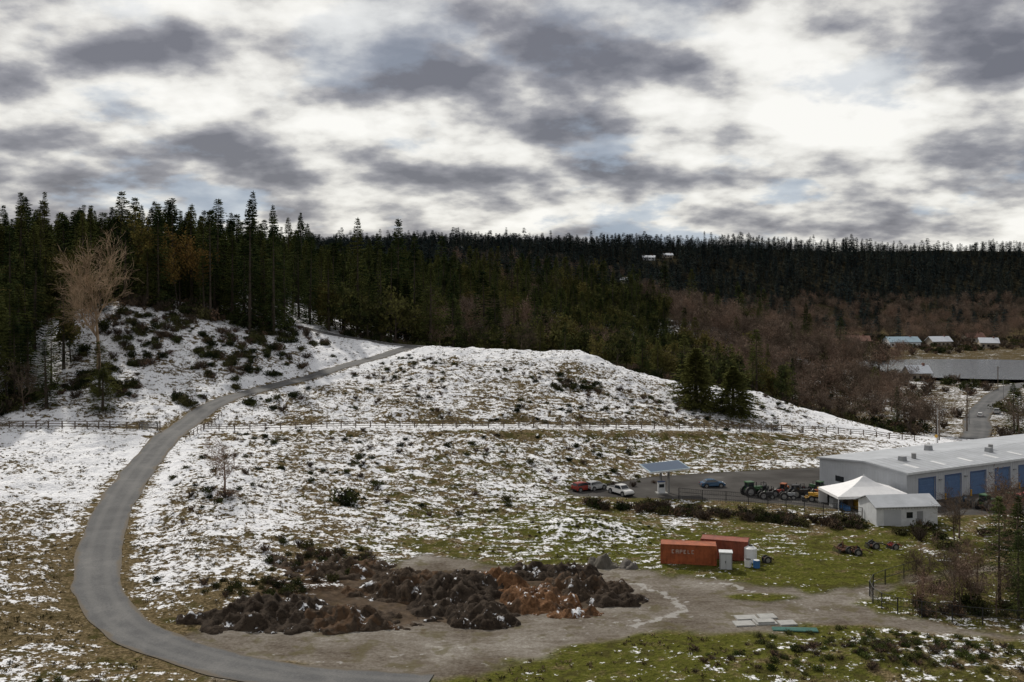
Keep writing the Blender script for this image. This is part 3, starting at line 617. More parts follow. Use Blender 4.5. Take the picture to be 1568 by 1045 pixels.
def warehouse():
    ang=math.atan2(.466,.885); b=B('warehouse',67,169,0.0,ang)
    L=62;D=20;h1=5.4;h2=4.9;hr=5.9
    b.part('walls')
    doors=[3.0+i*6.6 for i in range(9)]; dw=4.0;dh=4.0
    xs=[0.0]
    for d_ in doors: xs+= [d_,d_+dw]
    xs.append(L)
    for i in range(0,len(xs),2): b.box(xs[i],xs[i+1],0,.3,0,h1-.25,wall)
    for d_ in doors: b.box(d_,d_+dw,0,.3,dh,h1-.25,wall)
    V=[(0,.3,0),(0,D,0),(0,D,h2-.25),(0,D*.45,hr-.2),(0,.3,h1-.25)]
    V2=[(x+.3,y,z) for x,y,z in V]; b.add(V+V2,[(0,1,2,3,4),(9,8,7,6,5),(0,5,6,1),(1,6,7,2),(4,3,8,9)],wall)
    b.box(.3,L,D-.3,D,0,h2-.25,wall)
    b.part('cladding_ribs')
    for i in range(32): b.box(-.03,-.002,.3+i*.62,.36+i*.62,0,4.6,wall)
    for i,x0 in enumerate(xs[:-1:2]):
        x1=xs[i*2+1]; k=int((x1-x0)/.62)
        for j in range(k): b.box(x0+.2+j*.62,x0+.26+j*.62,-.03,-.002,0,h1-.4,wall)
    b.part('roof')
    rp=[(-.5,h1-.25),(-.5,h1+.02),(D*.45,hr+.1),(D+.4,h2+.02),(D+.4,h2-.25),(D*.45,hr-.18)]
    V=[(-.5,y,z) for y,z in rp]+[(L+.5,y,z) for y,z in rp]; b.add(V,[(0,1,2,3,4,5),(11,10,9,8,7,6)]+[(j,(j+1)%6,6+(j+1)%6,6+j) for j in range(6)],roofm)
    for i in range(42):
        x=-.3+i*1.5; b.add([(x,-.45,h1+.05),(x+.1,-.45,h1+.05),(x+.1,D*.45,hr+.14),(x,D*.45,hr+.14)],[(0,1,2,3)],steel)
    b.part('skylights')
    for i in range(8): b.add([(4+i*7,1.5,h1+.16),(5+i*7,1.5,h1+.16),(5+i*7,5.5,h1+.38),(4+i*7,5.5,h1+.38)],[(0,1,2,3)],tank)
    b.part('fascia'); b.box(-.56,L+.5,-.58,-.505,h1-.32,h1+.06,white)
    b.part('roof_vents')
    for x,y in ((6,6),(20,12),(28,5)): b.box(x,x+1.2,y,y+1.2,hr-.5,hr+.7,grey,.1)
    for x in (10,31): b.cyl((x,7,hr-.4),(x,7,hr+.9),.3,steel)
    b.part('roller_doors')
    for d_ in doors:
        for j in range(10): b.box(d_,d_+dw,.14+.03*(j%2),.24,j*.4,j*.4+.395,blue)
    b.part('door_frames')
    for d_ in doors:
        b.box(d_-.16,d_-.003,-.05,-.003,0,dh+.15,trim); b.box(d_+dw+.003,d_+dw+.16,-.05,-.003,0,dh+.15,trim); b.box(d_,d_+dw,-.05,-.003,dh+.003,dh+.15,trim)
        b.cyl((d_-.5,-.5,0),(d_-.5,-.5,1.1),.1,yellow,k=8)
        b.box(d_+dw+.9,d_+dw+1.5,-.3,-.035,3.4,3.6,grey)
    b.part('side_door'); b.box(-.08,-.035,5,6,0,2.1,blue); b.box(-.08,-.035,9,11,1.2,2.2,glass); b.box(-.08,-.035,14,16,1.2,2.2,glass)
    b.done()
warehouse()
def shed():
    b=B('storage_shed',56.2,153.5,None,.12); W=10;D=6;h=2.9;hr=4.0
    b.part('walls'); b.box(0,W,0,D,-.2,h,white)
    for x in (0,W-.001):
        b.add([(x,0,h),(x,D,h),(x,D/2,hr),(x+.001,0,h),(x+.001,D,h),(x+.001,D/2,hr)],[(0,1,2),(5,4,3)],white)
    b.part('roof')
    for s_ in (0,1):
        y0=-.35 if s_==0 else D+.35
        V=[(-.35,y0,h-.1),(W+.35,y0,h-.1),(W+.35,D/2,hr+.04),(-.35,D/2,hr+.04)]; V+=[(x,y,z+.12) for x,y,z in V]
        b.add(V,[(0,1,2,3),(4,5,6,7),(0,1,5,4),(1,2,6,5),(2,3,7,6),(3,0,4,7)],roofm)
    b.part('door'); b.box(6.6,7.6,-.05,-.003,0,2.1,grey); b.box(1.2,4.0,-.05,-.003,0,2.4,wall); b.part('window'); b.box(4.9,5.9,-.05,-.003,1.1,2.0,glass)
    b.part('siding_ribs')
    for i in range(20): b.box(.2+i*.5,.24+i*.5,-.03,-.003,2.45,2.75,steel)
    b.done()
shed()
def tent():
    b=B('canopy_tent',59.0,167.0,0.0,.1)
    W=12.4;D=8;e=2.7;pk=5.2
    b.part('canopy')
    rings=[(1,0),(.72,.22),(.45,.45),(.22,.72),(.04,1.0)]; VV=[];F=[]
    for s_,t_ in rings:
        for j in range(16):
            q=j/4; sd=int(q); fr=q-sd; c=[(-1,-1),(1,-1),(1,1),(-1,1),(-1,-1)]
            x=c[sd][0]+(c[sd+1][0]-c[sd][0])*fr; y=c[sd][1]+(c[sd+1][1]-c[sd][1])*fr
            VV.append((x*W/2*s_,y*D/2*s_,e+(pk-e)*t_))
    for i in range(4):
        for j in range(16): F.append((i*16+j,i*16+(j+1)%16,(i+1)*16+(j+1)%16,(i+1)*16+j))
    F.append(tuple(64+j for j in range(16))); b.add(VV,F,canvas)
    b.part('valance')
    b.box(-W/2,W/2,-D/2-.03,-D/2-.005,e-.4,e+.02,canvas); b.box(-W/2-.03,-W/2-.005,-D/2,D/2,e-.4,e+.02,canvas); b.box(W/2+.005,W/2+.03,-D/2,D/2,e-.4,e+.02,canvas)
    b.part('back_wall'); b.box(-W/2,W/2,D/2-.05,D/2-.02,0,e-.02,canvas); b.box(W/2-.06,W/2-.03,-D/2+3,D/2-.06,0,e-.42,canvas)
    b.part('poles')
    for x in (-W/2+.06,-W/6,W/6,W/2-.1): b.cyl((x,-D/2+.06,0),(x,-D/2+.06,e),.06,white,k=8)
    b.cyl((0,0,pk),(0,0,pk+.35),.05,white,k=6)
    b.part('stored_goods')
    rr_=random.Random(2)
    for i in range(9):
        x=-5.4+i*1.2; h_=rr_.uniform(.6,1.6); b.box(x,x+.9,rr_.uniform(-2.5,0),1.5,0,h_,[grey,bluep,wood,yellow,black,white,green_][i%7],.05)
    b.done()
tent()
def canopy():
    b=B('fuel_canopy',27.3,178.0,0.0,.25)
    b.part('posts'); b.box(-.9,-.6,-.2,.2,0,4.3,steel); b.box(.6,.9,-.2,.2,0,4.5,steel)
    b.part('roof'); V=[(-3.8,-2.6,4.1),(3.8,-2.6,4.5),(3.8,2.6,5.0),(-3.8,2.6,4.6)]; V+=[(x,y,z+.28) for x,y,z in V]
    b.add(V,[(3,2,1,0),(0,1,5,4),(1,2,6,5),(2,3,7,6),(3,0,4,7)],white); b.add([(x,y,z+.002) for x,y,z in V[4:]],[(0,1,2,3)],bluroof)
    b.part('panels')
    b.add([(-3.6,-2.4,4.43),(3.6,-2.4,4.81),(3.6,2.4,5.28),(-3.6,2.4,4.90)],[(0,1,2,3)],solar)
    b.part('pump_booth'); b.box(-1.6,.3,-.9,.7,0,.2,conc); b.box(-1.5,-.2,-.7,-.25,.2,2.1,white); b.box(-1.35,-.4,-.74,-.703,1.2,1.8,glass); b.box(-1.5,-.2,-.7,-.25,2.1,2.3,trim)
    b.done()
canopy()

def container(x,y,rot,mat,text=False,L=6.1):
    b=B('shipping_container',x,y,None,rot); W=2.44;Hh=2.65
    b.part('body')
    for yy,sg in ((0.06,-1),(W-.06,1)):
        V=[];k=int(L/.28)*2
        for i in range(k+1):
            xx=.12+(L-.24)*i/k; off=.05*(1 if i%4 in (1,2) else 0)*-sg
            V+=[(xx,yy+off,.16),(xx,yy+off,Hh-.12)]
        b.add(V,[(2*i,2*i+2,2*i+3,2*i+1) for i in range(k)],mat)
    b.box(.06,L-.06,.1,W-.1,Hh-.12,Hh-.05,mat); b.box(.06,L-.06,.12,W-.12,.1,.18,black); b.box(.03,.08,.1,W-.1,.16,Hh-.1,mat); b.box(L-.08,L-.03,.1,W-.1,.16,Hh-.1,mat)
    b.part('frame')
    for xx in (0,L-.12):
        for yy in (0,W-.12): b.box(xx,xx+.12,yy,yy+.12,0,Hh,mat)
    for yy in (0,W-.1):
        b.box(.12,L-.12,yy,yy+.1,.0,.15,mat); b.box(.12,L-.12,yy,yy+.1,Hh-.12,Hh-.02,mat)
    b.part('door_bars')
    for yy in (.4,.9,1.5,2.0): b.cyl((L-.01,yy,.15),(L-.01,yy,Hh-.15),.03,steel,k=6)
    if text:
        b.part('lettering')
        letters={'A':[(0,0,.16,1),(.55,0,.71,1),(.16,.84,.55,1),(.16,.42,.55,.55)],'P':[(0,0,.16,1),(.16,.84,.6,1),(.55,.5,.7,.84),(.16,.42,.55,.56)],'E':[(0,0,.16,1),(.16,.84,.6,1),(.16,.42,.5,.56),(.16,0,.6,.15)],'L':[(0,0,.16,1),(.16,0,.6,.16)],'C':[(0,0,.16,1),(.16,.84,.6,1),(.16,0,.6,.16)]}
        for i,ch in enumerate('CAPELC'):
            for (a,c,d_,e) in letters[ch]: b.box(1.5+i*.52+a*.5,1.5+i*.52+d_*.5,-.02,-.008,1.45+c*.5,1.45+e*.5,faded)
    b.done()
container(19.9,133.4,-.16,orange,True,7.4)
container(25.8,136.4,-.3,orange2,False,6.4)
def cabinet():
    b=B('equipment_cabinet',27.3,130.8,None,-.15); b.box(0,1.6,0,1.3,0,2.2,grey); b.box(-.08,1.68,-.08,1.38,2.2,2.32,white); b.box(.1,.78,-.04,-.003,.1,2.05,wall); b.box(.82,1.5,-.04,-.003,.1,2.05,wall); b.box(.7,.76,-.08,-.042,.9,1.2,dark); b.done()
cabinet()
def tanks():
    b=B('water_tank',32.2,134.4,None,0); b.cyl((0,0,0),(0,0,1.9),.6,tank,k=20); b.cyl((0,0,1.9),(0,0,2.2),.6,tank,.25,k=20); b.cyl((0,0,2.2),(0,0,2.32),.2,dark,k=12); b.done()
    b=B('plastic_barrel',32.3,131.5,None,0); b.cyl((0,0,0),(0,0,.95),.32,bluep,k=14); b.cyl((0,0,.95),(0,0,1.0),.28,white,k=14); b.done()
    b=B('plastic_barrel',31.3,132,None,0); b.cyl((0,0,0),(0,0,.95),.32,tank,k=14); b.cyl((0,0,.95),(0,0,1.0),.28,dark,k=14); b.done()
    b=B('tote_tank',30.6,135.5,None,.2); b.box(0,1.1,0,1.1,.15,1.2,tank,.03); b.box(-.03,1.13,-.03,1.13,0,.15,wood)
    for zz in (.4,.8,1.18): b.box(-.04,1.14,-.05,-.02,zz,zz+.04,steel)
    for xx in (0,.35,.7,1.1): b.box(xx-.02,xx+.02,-.08,-.051,.15,1.22,steel)
    b.done()
tanks()

def wheel(b,x,y,r_,w_):
    b.cyl((x,y-w_/2,r_),(x,y+w_/2,r_),r_,dark,k=16); b.cyl((x,y-w_/2-.015,r_),(x,y+w_/2+.015,r_),r_*.55,steel,k=10)
def car(name,x,y,rot,mat,kind='sedan'):
    b=B(name,x,y,None,rot)
    if kind=='sedan':
        body=[(-2.2,.3),(-2.25,.55),(-2.15,.85),(-1.5,.93),(1.0,.95),(2.0,.82),(2.25,.6),(2.2,.3)]; cab=[(-1.75,.92),(-1.2,1.38),(-.2,1.46),(.45,1.38),(1.15,.93)]; ax=(-1.35,1.4);w_=.9;rw=.33
    elif kind=='hatch':
        body=[(-2.0,.3),(-2.05,.6),(-2.0,1.0),(1.0,1.02),(1.8,.88),(2.0,.6),(1.95,.3)]; cab=[(-1.95,1.0),(-1.75,1.55),(-.2,1.62),(.45,1.5),(1.2,1.0)]; ax=(-1.2,1.3);w_=.9;rw=.35
    else:
        body=[(-2.7,.45),(-2.75,.7),(-2.72,1.1),(-.7,1.12),(1.3,1.12),(2.45,1.02),(2.65,.75),(2.6,.42)]; cab=[(-.75,1.1),(-.6,1.78),(.4,1.85),(.8,1.78),(1.45,1.12)]; ax=(-1.65,1.75);w_=1.0;rw=.4
    b.part('body'); b.prism(body,-w_,w_,mat,.12,.6,1.1)
    b.part('cabin_roof'); top=[(cx,cz) for cx,cz in cab]; b.prism(top,-w_+.12,w_-.12,mat,.18,cab[0][1],cab[2][1])
    b.part('windows'); z0=cab[0][1];z1=cab[2][1]
    def ins(p,s_): return (p[0]*s_+ (1-s_)*(-.1), z0+.06+(p[1]-z0)*.72)
    pr=[ins(p,.9) for p in cab]
    for sg in (-1,1):
        V=[(px,sg*((w_-.12)-.18*(pz-z0)/(z1-z0)+.012),pz) for px,pz in pr]; b.add(V,[tuple(range(len(V)))],glass)
    a,c=cab[-1],cab[-2]; e,f=cab[0],cab[1]
    for (p0,p1,dx) in ((a,c,.015),(e,f,-.015)):
        q0=(p0[0]*.85+p1[0]*.15,p0[1]*.85+p1[1]*.15);q1=(p0[0]*.1+p1[0]*.9,p0[1]*.1+p1[1]*.9)
        b.add([(q0[0]+dx,-w_+.24,q0[1]+.012),(q0[0]+dx,w_-.24,q0[1]+.012),(q1[0]+dx,w_-.36,q1[1]+.012),(q1[0]+dx,-w_+.36,q1[1]+.012)],[(0,1,2,3)],glass)
    if kind=='pickup': b.part('bed'); b.box(-2.6,-.85,-.8,.8,1.121,1.125,black)
    b.part('lights')
    for sg in (-1,1): b.box(body[-2][0]-.18,body[-2][0]+.0,sg*.65-.18,sg*.65+.18,.62,.76,tank); b.box(body[1][0]-.02,body[1][0]+.06,sg*.65-.15,sg*.65+.15,.65,.8,red)
    b.part('bumpers'); b.box(body[-1][0]-.05,body[-1][0]+.08,-w_+.05,w_-.05,.32,.5,black); b.box(body[0][0]-.08,body[0][0]+.05,-w_+.05,w_-.05,.32,.5,black)
    b.part('wheels')
    for xx in ax:
        for sg in (-1,1): wheel(b,xx,sg*(w_-.08),rw,.24)
    b.done()
car('parked_car',36.9,183.5,.12,bluecar,'sedan')
car('pickup_truck',19.3,177.0,-1.0,whitecar,'pickup')
car('parked_car',12.8,180.2,.6,red,'hatch'); car('parked_car',15.2,181.2,.7,silver,'hatch')
car('parked_car',88,170.5,.3,red,'hatch'); car('pickup_truck',168,345,1.0,silver,'pickup'); car('parked_car',158,336,1.1,whitecar,'hatch')

def tractor(name,x,y,rot,mat,s_=1.0,cab=True,loader=False):
    b=B(name,x,y,None,rot)
    S_=s_
    b.part('hood'); b.box(0.2*S_,1.9*S_,-.35*S_,.35*S_,.8*S_,1.45*S_,mat,.06); b.box(1.9*S_,1.95*S_,-.28*S_,.28*S_,.85*S_,1.35*S_,black)
    b.part('chassis'); b.box(-1.0*S_,1.8*S_,-.25*S_,.25*S_,.5*S_,.8*S_,black)
    if cab:
        b.part('cab'); b.box(-1.1*S_,.15*S_,-.6*S_,.6*S_,.8*S_,1.2*S_,mat); b.box(-1.05*S_,.1*S_,-.55*S_,.55*S_,1.2*S_,2.2*S_,glass,.06); b.box(-1.2*S_,.25*S_,-.62*S_,.62*S_,2.2*S_,2.34*S_,mat,.05)
        for xx in (-1.06,.06):
            for yy in (-.56,.5): b.box(xx*S_,(xx+.06)*S_,yy*S_,(yy+.06)*S_,1.2*S_,2.2*S_,mat)
    else:
        b.part('seat'); b.box(-.9*S_,-.4*S_,-.25*S_,.25*S_,1.0*S_,1.1*S_,black); b.box(-.98*S_,-.86*S_,-.25*S_,.25*S_,1.0*S_,1.5*S_,black); b.cyl((-.95*S_,-.5*S_,.9*S_),(-.95*S_,-.5*S_,2.2*S_),.04,black,k=6); b.cyl((-.95*S_,.5*S_,.9*S_),(-.95*S_,.5*S_,2.2*S_),.04,black,k=6); b.box(-1.0*S_,-.9*S_,-.54*S_,.54*S_,2.2*S_,2.28*S_,black); b.cyl((-.1*S_,0,1.2*S_),(-.3*S_,0,1.55*S_),.2*S_,black,k=10)
    b.part('fenders')
    for sg in (-1,1): b.box(-1.2*S_,-.2*S_,(sg*.75-.22)*S_,(sg*.75+.22)*S_,1.35*S_,1.42*S_,mat)
    b.part('exhaust'); b.cyl((1.0*S_,.2*S_,1.4*S_),(1.0*S_,.2*S_,2.1*S_),.05*S_,dark,k=8)
    b.part('wheels')
    for sg in (-1,1): wheel(b,-.7*S_,sg*.78*S_,.68*S_,.4*S_); wheel(b,1.4*S_,sg*.65*S_,.42*S_,.28*S_)
    if loader:
        b.part('loader')
        for sg in (-1,1): b.cyl((.2*S_,sg*.5*S_,1.3*S_),(2.6*S_,sg*.5*S_,.5*S_),.07,mat,k=6)
        b.box(2.5*S_,3.1*S_,-.9*S_,.9*S_,.15*S_,.75*S_,black,.1)
    b.done()
tl=[(42.5,176.5,.3,green_,.95,True,True),(45.2,178.5,1.2,black,.8,False,False),(46.6,175.6,.2,red,.7,False,False),(48.6,177.6,.9,orangep,.75,True,False),(50.2,174.8,.1,black,.85,True,False),(51.6,178.5,1.9,red,.7,False,True),(53.2,175.6,.4,orangep,.7,False,False),(44.2,173.8,.1,black,.7,False,False),(54.9,178.8,2.2,green_,.8,True,False),(47.8,173.2,-.1,grey,.7,False,False)]
for a in tl: tractor('tractor',a[0],a[1],a[2],a[3],a[4]*1.1,a[5],a[6])
tractor('loader_tractor',53.0,171.6,3.0,yellow,1.0,True,True)
tractor('tractor',79,165.5,.5,green_,1.1,True,True); tractor('tractor',83.3,167.6,2.7,green_,1.0,True,False); tractor('tractor',81.5,163.8,.2,orangep,.8,False,False); tractor('tractor',87.5,169,.5,red,.9,True,False); tractor('tractor',76.3,167.5,1.2,bluecar,.9,False,False)
def implement(name,x,y,rot,mat,s_=1.0):
    b=B(name,x,y,None,rot)
    b.part('frame'); b.box(-1.6*s_,1.2*s_,-.06,.06,.55,.68,mat); b.box(-1.4*s_,-1.3*s_,-.9*s_,.9*s_,.55,.68,mat); b.box(.3*s_,.4*s_,-.9*s_,.9*s_,.55,.68,mat); b.cyl((1.2*s_,0,.6),(2.2*s_,0,.25),.06,mat,k=6)
    b.part('deck'); b.box(-1.2*s_,.2*s_,-.8*s_,.8*s_,.3,.5,rust,.08); b.cyl((-.5*s_,0,.5),(-.5*s_,0,1.3*s_),.12,mat,.05,k=8); b.cyl((-1.3*s_,.3,.6),(-.2*s_,.3,1.4*s_),.05,mat,k=6)
    b.part('tines')
    for i in range(7): b.cyl((-1.35*s_,-.85*s_+i*.28*s_,.58),(-1.65*s_,-.85*s_+i*.28*s_,.02),.03,dark,k=5)
    b.part('wheels'); wheel(b,-.2,.95*s_,.38,.2); wheel(b,-.2,-.95*s_,.38,.2); b.done()
implement('mower_implement',46.8,139.5,.3,rust,1.0); implement('harrow_implement',48.2,138.2,-.2,rust,.8); implement('plough_implement',51.6,141.5,.1,black,.8); implement('seeder_implement',54.2,141.2,.3,red,.6); implement('rake_implement',34.5,134.2,.2,rust,.4)

def house(x,y,W,D,rot,kind):
    h=4.0;hr=7.0
    if y>800: h=3.2; hr=5.2
    nm='hillside_house' if y>800 else 'riverside_house'
    b=B(nm,x,y,hz(x,y)-.3,rot); wl=[white,beige,beige][kind]; rf=[snowr,snowr,brick][kind]
    if y<800 and kind==0: rf=bluroof
    b.part('walls'); b.box(-W/2,W/2,-D/2,D/2,-2,h,wl)
    for xx in (-W/2,W/2): b.add([(xx,-D/2,h),(xx,D/2,h),(xx,0,hr)],[(0,1,2)],wl)
    b.part('roof')
    for sg in (-1,1):
        V=[(-W/2-.6,sg*(D/2+.6),h-.35),(W/2+.6,sg*(D/2+.6),h-.35),(W/2+.6,0,hr+.05),(-W/2-.6,0,hr+.05)]; V+=[(a,c,e+.25) for a,c,e in V]
        b.add(V,[(0,1,2,3),(4,5,6,7),(0,1,5,4),(1,2,6,5),(2,3,7,6),(3,0,4,7)],rf)
    b.part('windows')
    for i in range(int(W/3.2)):
        xx=-W/2+1.3+i*3.1; b.box(xx,xx+1.5,-D/2-.05,-D/2-.004,1.2,2.7,glass)
    b.part('chimney'); b.box(W/4,W/4+1,-.5,.5,hr-1.5,hr+1.2,brick); b.done()
for h_ in HOUSES: house(*h_)

def fence(name,pts,h,mat,mesh_mat=None,spacing=3.0,rails=2,pr=.04):
    c=catmull(pts,spacing); z=H(c[:,0],c[:,1]); b=B(name,0,0,0,0); b.part('posts')
    for i in range(len(c)): b.cyl((c[i,0],c[i,1],z[i]-.2),(c[i,0],c[i,1],z[i]+h),pr,mat,k=6)
    b.part('rails')
    for i in range(len(c)-1):
        for j in range(rails):
            hh=h*(j+1)/rails-.03; b.cyl((c[i,0],c[i,1],z[i]+hh),(c[i+1,0],c[i+1,1],z[i+1]+hh),pr*.55,mat,k=5)
    if mesh_mat:
        b.part('chain_link')
        for i in range(len(c)-1):
            L_=np.linalg.norm(c[i+1]-c[i]); k=int(L_/.3)
            for j in range(k):
                t_=j/k; p=c[i]+(c[i+1]-c[i])*t_; zz=z[i]+(z[i+1]-z[i])*t_; t2=(j+1)/k; p2=c[i]+(c[i+1]-c[i])*t2; z2=z[i]+(z[i+1]-z[i])*t2
                for a,e in ((0,1),(1,0)):
                    q0=(p[0],p[1],zz+.05+a*(h-.1)); q1=(p2[0],p2[1],z2+.05+e*(h-.1)); b.add([q0,(q0[0],q0[1],q0[2]+.05),(q1[0],q1[1],q1[2]+.05),q1],[(0,1,2,3)],mesh_mat)
                b.add([(p[0]-.012,p[1],zz+.05),(p[0]+.012,p[1],zz+.05),(p[0]+.012,p[1],zz+h),(p[0]-.012,p[1],zz+h)],[(0,1,2,3)],mesh_mat)
    b.done()
fence('terrace_fence',[(-112,205),(-95,204),(-82,203),(-72.5,203.5)],1.5,wood,None,2.6,3,.10)
fence('terrace_fence',[(x,y-1.2) for x,y in BENCH],1.4,wood,None,3.0,3,.09)
fence('chain_link_fence',[(29,173),(40,168.5),(48,163.5),(55.5,157.8)],2.0,black,black,3.0,3,.05)
fence('chain_link_fence',[(60,134),(50,127),(44.5,122.6),(42.6,117.5),(44,113.6),(49,110.8),(56,108.2),(72,104)],1.9,black,black,2.6,2,.05)
fence('guard_rail',[(-64.2,196),(-63.6,206),(-63.0,216)],1.1,wood,None,2.0,2,.07)
b=B('field_gate',-76,203,None,0.02)
for i in range(5): b.cyl((0,0,.25+i*.28),(4.2,0,.25+i*.28),.035,steel,k=6)
b.cyl((0,0,-.1),(0,0,1.6),.08,wood,k=8); b.cyl((4.2,0,-.1),(4.2,0,1.6),.08,wood,k=8); b.cyl((0,0,.25),(4.2,0,1.37),.03,steel,k=6); b.done()

def pilemat(name,c0,c1,c2,snow=.5,mixc=None):
    m,t=newmat(name); geo=t.N('ShaderNodeNewGeometry'); pos=geo.outputs['Position']
    n1=t.noise(pos,1.6,6,.7,.4); n2=t.noise(pos,.5,4,.6)
    c=t.ramp(n1,[(.3,c0),(.5,c1),(.72,c2)]); sp=t.N('ShaderNodeSeparateXYZ'); t.l.new(geo.outputs['Normal'],sp.inputs[0])
    if mixc: c=t.mix(t.smooth(t.noise(pos,.28,4,.65,.8),.50,.60,0,.8),c,mixc)
    c=t.mix(t.mul(t.smooth(t.add(n2,t.mul(n1,.5)),.90-.12*snow,.94-.12*snow),t.smooth(sp.outputs[2],.6,.85)),c,(.7,.72,.76))
    t.bsdf(c,.95,.1,0,t.bump(n1,1.0,.3)); return m
soil=pilemat('dark_soil',(.012,.009,.007),(.038,.028,.021),(.085,.064,.047),.2,(.055,.042,.032)); soil2=pilemat('brown_soil',(.020,.015,.011),(.055,.040,.029),(.115,.085,.06),.25,(.095,.056,.032)); chips=pilemat('wood_chips',(.05,.027,.014),(.145,.075,.038),(.25,.14,.075),.3,(.06,.04,.027))
def pile(name,cx,cy,a,b_,h,rot,mat,seed):
    nx_,ny_=int(a*9)+10,int(b_*9)+10; u,v=np.meshgrid(np.linspace(-1.3,1.3,nx_),np.linspace(-1.3,1.3,ny_)); u=u.ravel();v=v.ravel()
    X=cx+a*u*math.cos(rot)-b_*v*math.sin(rot); Y=cy+a*u*math.sin(rot)+b_*v*math.cos(rot)
    rr_=np.sqrt(u*u+v*v)+(fbm(X*.3+seed,Y*.3,4,.6)-.5)*1.1
    f=np.clip(1-rr_,0,1)**.7
    rg=1-np.abs(fbm(X*.5+seed*3,Y*.5,3)-.5)*5
    z=h*f*(.35+.6*fbm(X*.4+seed*3,Y*.4,3)+.4*rg)+ (f>0)*((fbm(X*1.1+seed,Y*1.1,4,.6)-.5)*1.9*np.minimum(1,f*2.5))
    z=np.where(f>0.0,z,-.35)+H(X,Y)-.05
    q=np.arange(nx_*ny_).reshape(ny_,nx_); q=np.stack([q[:-1,:-1],q[:-1,1:],q[1:,1:],q[1:,:-1]],-1).reshape(-1,4)
    me=npmesh(name,np.stack([X,Y,z],1),q); me.materials.append(mat); o=bpy.data.objects.new(name,me); scene.collection.objects.link(o)
pile('soil_pile',-26,112,9.5,4.4,2.2,.1,soil,1); pile('soil_pile',-18.5,110.5,6.5,3.4,2.3,-.1,soil2,2)
pile('soil_pile',-12,122,7,6,2.2,.2,soil2,3); pile('soil_pile',-6.5,119,6.0,8,2.4,.1,soil,4); pile('soil_pile',-3,112.5,4.5,3.2,1.9,0,soil,5)
pile('wood_chip_pile',3.4,117.6,4.6,4.0,2.3,-.3,chips,16); pile('wood_chip_pile',-1.5,124.5,4.8,3.2,2.6,-.2,chips,7); pile('wood_chip_pile',6.5,113.5,3.2,1.8,1.0,.2,chips,21)
pile('soil_pile',8.5,122,6.0,4.2,2.1,-.1,soil2,8); pile('soil_pile',12.5,118,4.0,2.2,1.3,0,soil,9); pile('soil_pile',4,129,8,3.0,1.7,0,soil,10)
pile('soil_pile',-22,129,8,4,1.4,.1,soil2,11); pile('gravel_pile',12.2,133,2.0,1.5,1.3,0,simple('gravel_heap',(.09,.08,.065),.9,.4,3),12); pile('gravel_pile',15.3,132,1.6,1.3,1.0,0,simple('gravel_heap2',(.10,.09,.08),.9,.4,3),13)
b=B('concrete_slabs',27.5,110.5,None,.1)
for i,(x,y,w_,d_,z_) in enumerate([(-3,-1,2.2,1.6,0),(-.6,-.8,2.4,1.7,0),(2,-1.2,1.9,1.5,0),(-2.2,1,2.4,1.4,0),(.5,1.1,2,1.5,.0),(-.4,-.6,1.9,1.2,.16)]): b.box(x,x+w_,y,y+d_,z_,z_+.14,conc,.02)
b.done()
b=B('pipe_bundle',30.5,107.8,None,-.1)
for i in range(4): b.cyl((-2.2,i*.25,.12),(2.6,i*.29,.12),.08,teal,k=8)
b.done()

def lamp(x,y,rot):
    b=B('street_lamp',x,y,None,rot); b.cyl((0,0,0),(0,0,8.5),.11,steel,.06,k=8); b.cyl((0,0,8.4),(1.8,0,8.9),.05,steel,k=6); b.box(1.6,2.3,-.13,.13,8.82,8.95,grey); b.done()
lamp(112,262,0);lamp(146,318,0);lamp(190,385,1)
def pole(x,y):
    b=B('utility_pole',x,y,None,.4); b.cyl((0,0,0),(0,0,10),.15,wood,.1,k=8); b.box(-1.1,1.1,-.06,.06,9.2,9.35,wood); b.box(-.8,.8,-.06,.06,8.3,8.42,wood)
    for xx in (-.95,-.4,.4,.95): b.cyl((xx,0,9.35),(xx,0,9.55),.04,grey,k=6)
    b.done()
for p in ((118,275),(138,302),(160,350),(205,420),(128,330)): pole(*p)
b=B('warning_sign',106.5,250,None,.1); b.cyl((0,0,0),(0,0,2.4),.04,steel,k=6); b.add([(0,-.06,1.5),(.55,-.06,2.05),(0,-.06,2.6),(-.55,-.06,2.05),(0,-.03,1.5),(.55,-.03,2.05),(0,-.03,2.6),(-.55,-.03,2.05)],[(0,1,2,3),(7,6,5,4),(0,4,5,1),(1,5,6,2),(2,6,7,3),(3,7,4,0)],yellow); b.done()

# ------------------------------------------------------------------ light + sky
AZ=math.radians(-28); EL=math.radians(40)
Sd=Vector((math.sin(AZ)*math.cos(EL),math.cos(AZ)*math.cos(EL),math.sin(EL)))
ld=bpy.data.lights.new('sun','SUN'); ld.energy=3.3; ld.angle=math.radians(2); ld.color=(1,.94,.84)
lo=bpy.data.objects.new('sun',ld); scene.collection.objects.link(lo); lo.rotation_euler=(-Sd).to_track_quat('-Z','Y').to_euler()
wd=bpy.data.worlds.new('World'); scene.world=wd; wd.use_nodes=True; t=NT(wd.node_tree)
sky=t.N('ShaderNodeTexSky'); sky.sky_type='NISHITA'; sky.sun_disc=False; sky.sun_elevation=EL; sky.sun_rotation=AZ; sky.air_density=1.0
bg=t.N('ShaderNodeBackground'); t.l.new(sky.outputs[0],bg.inputs[0]); bg.inputs[1].default_value=.08
dirv=t.N('ShaderNodeTexCoord').outputs['Generated']
sp=t.N('ShaderNodeSeparateXYZ'); t.l.new(dirv,sp.inputs[0]); x,y,z=sp.outputs
zc=t.add(t.math('MAXIMUM',z,0.0),.30)
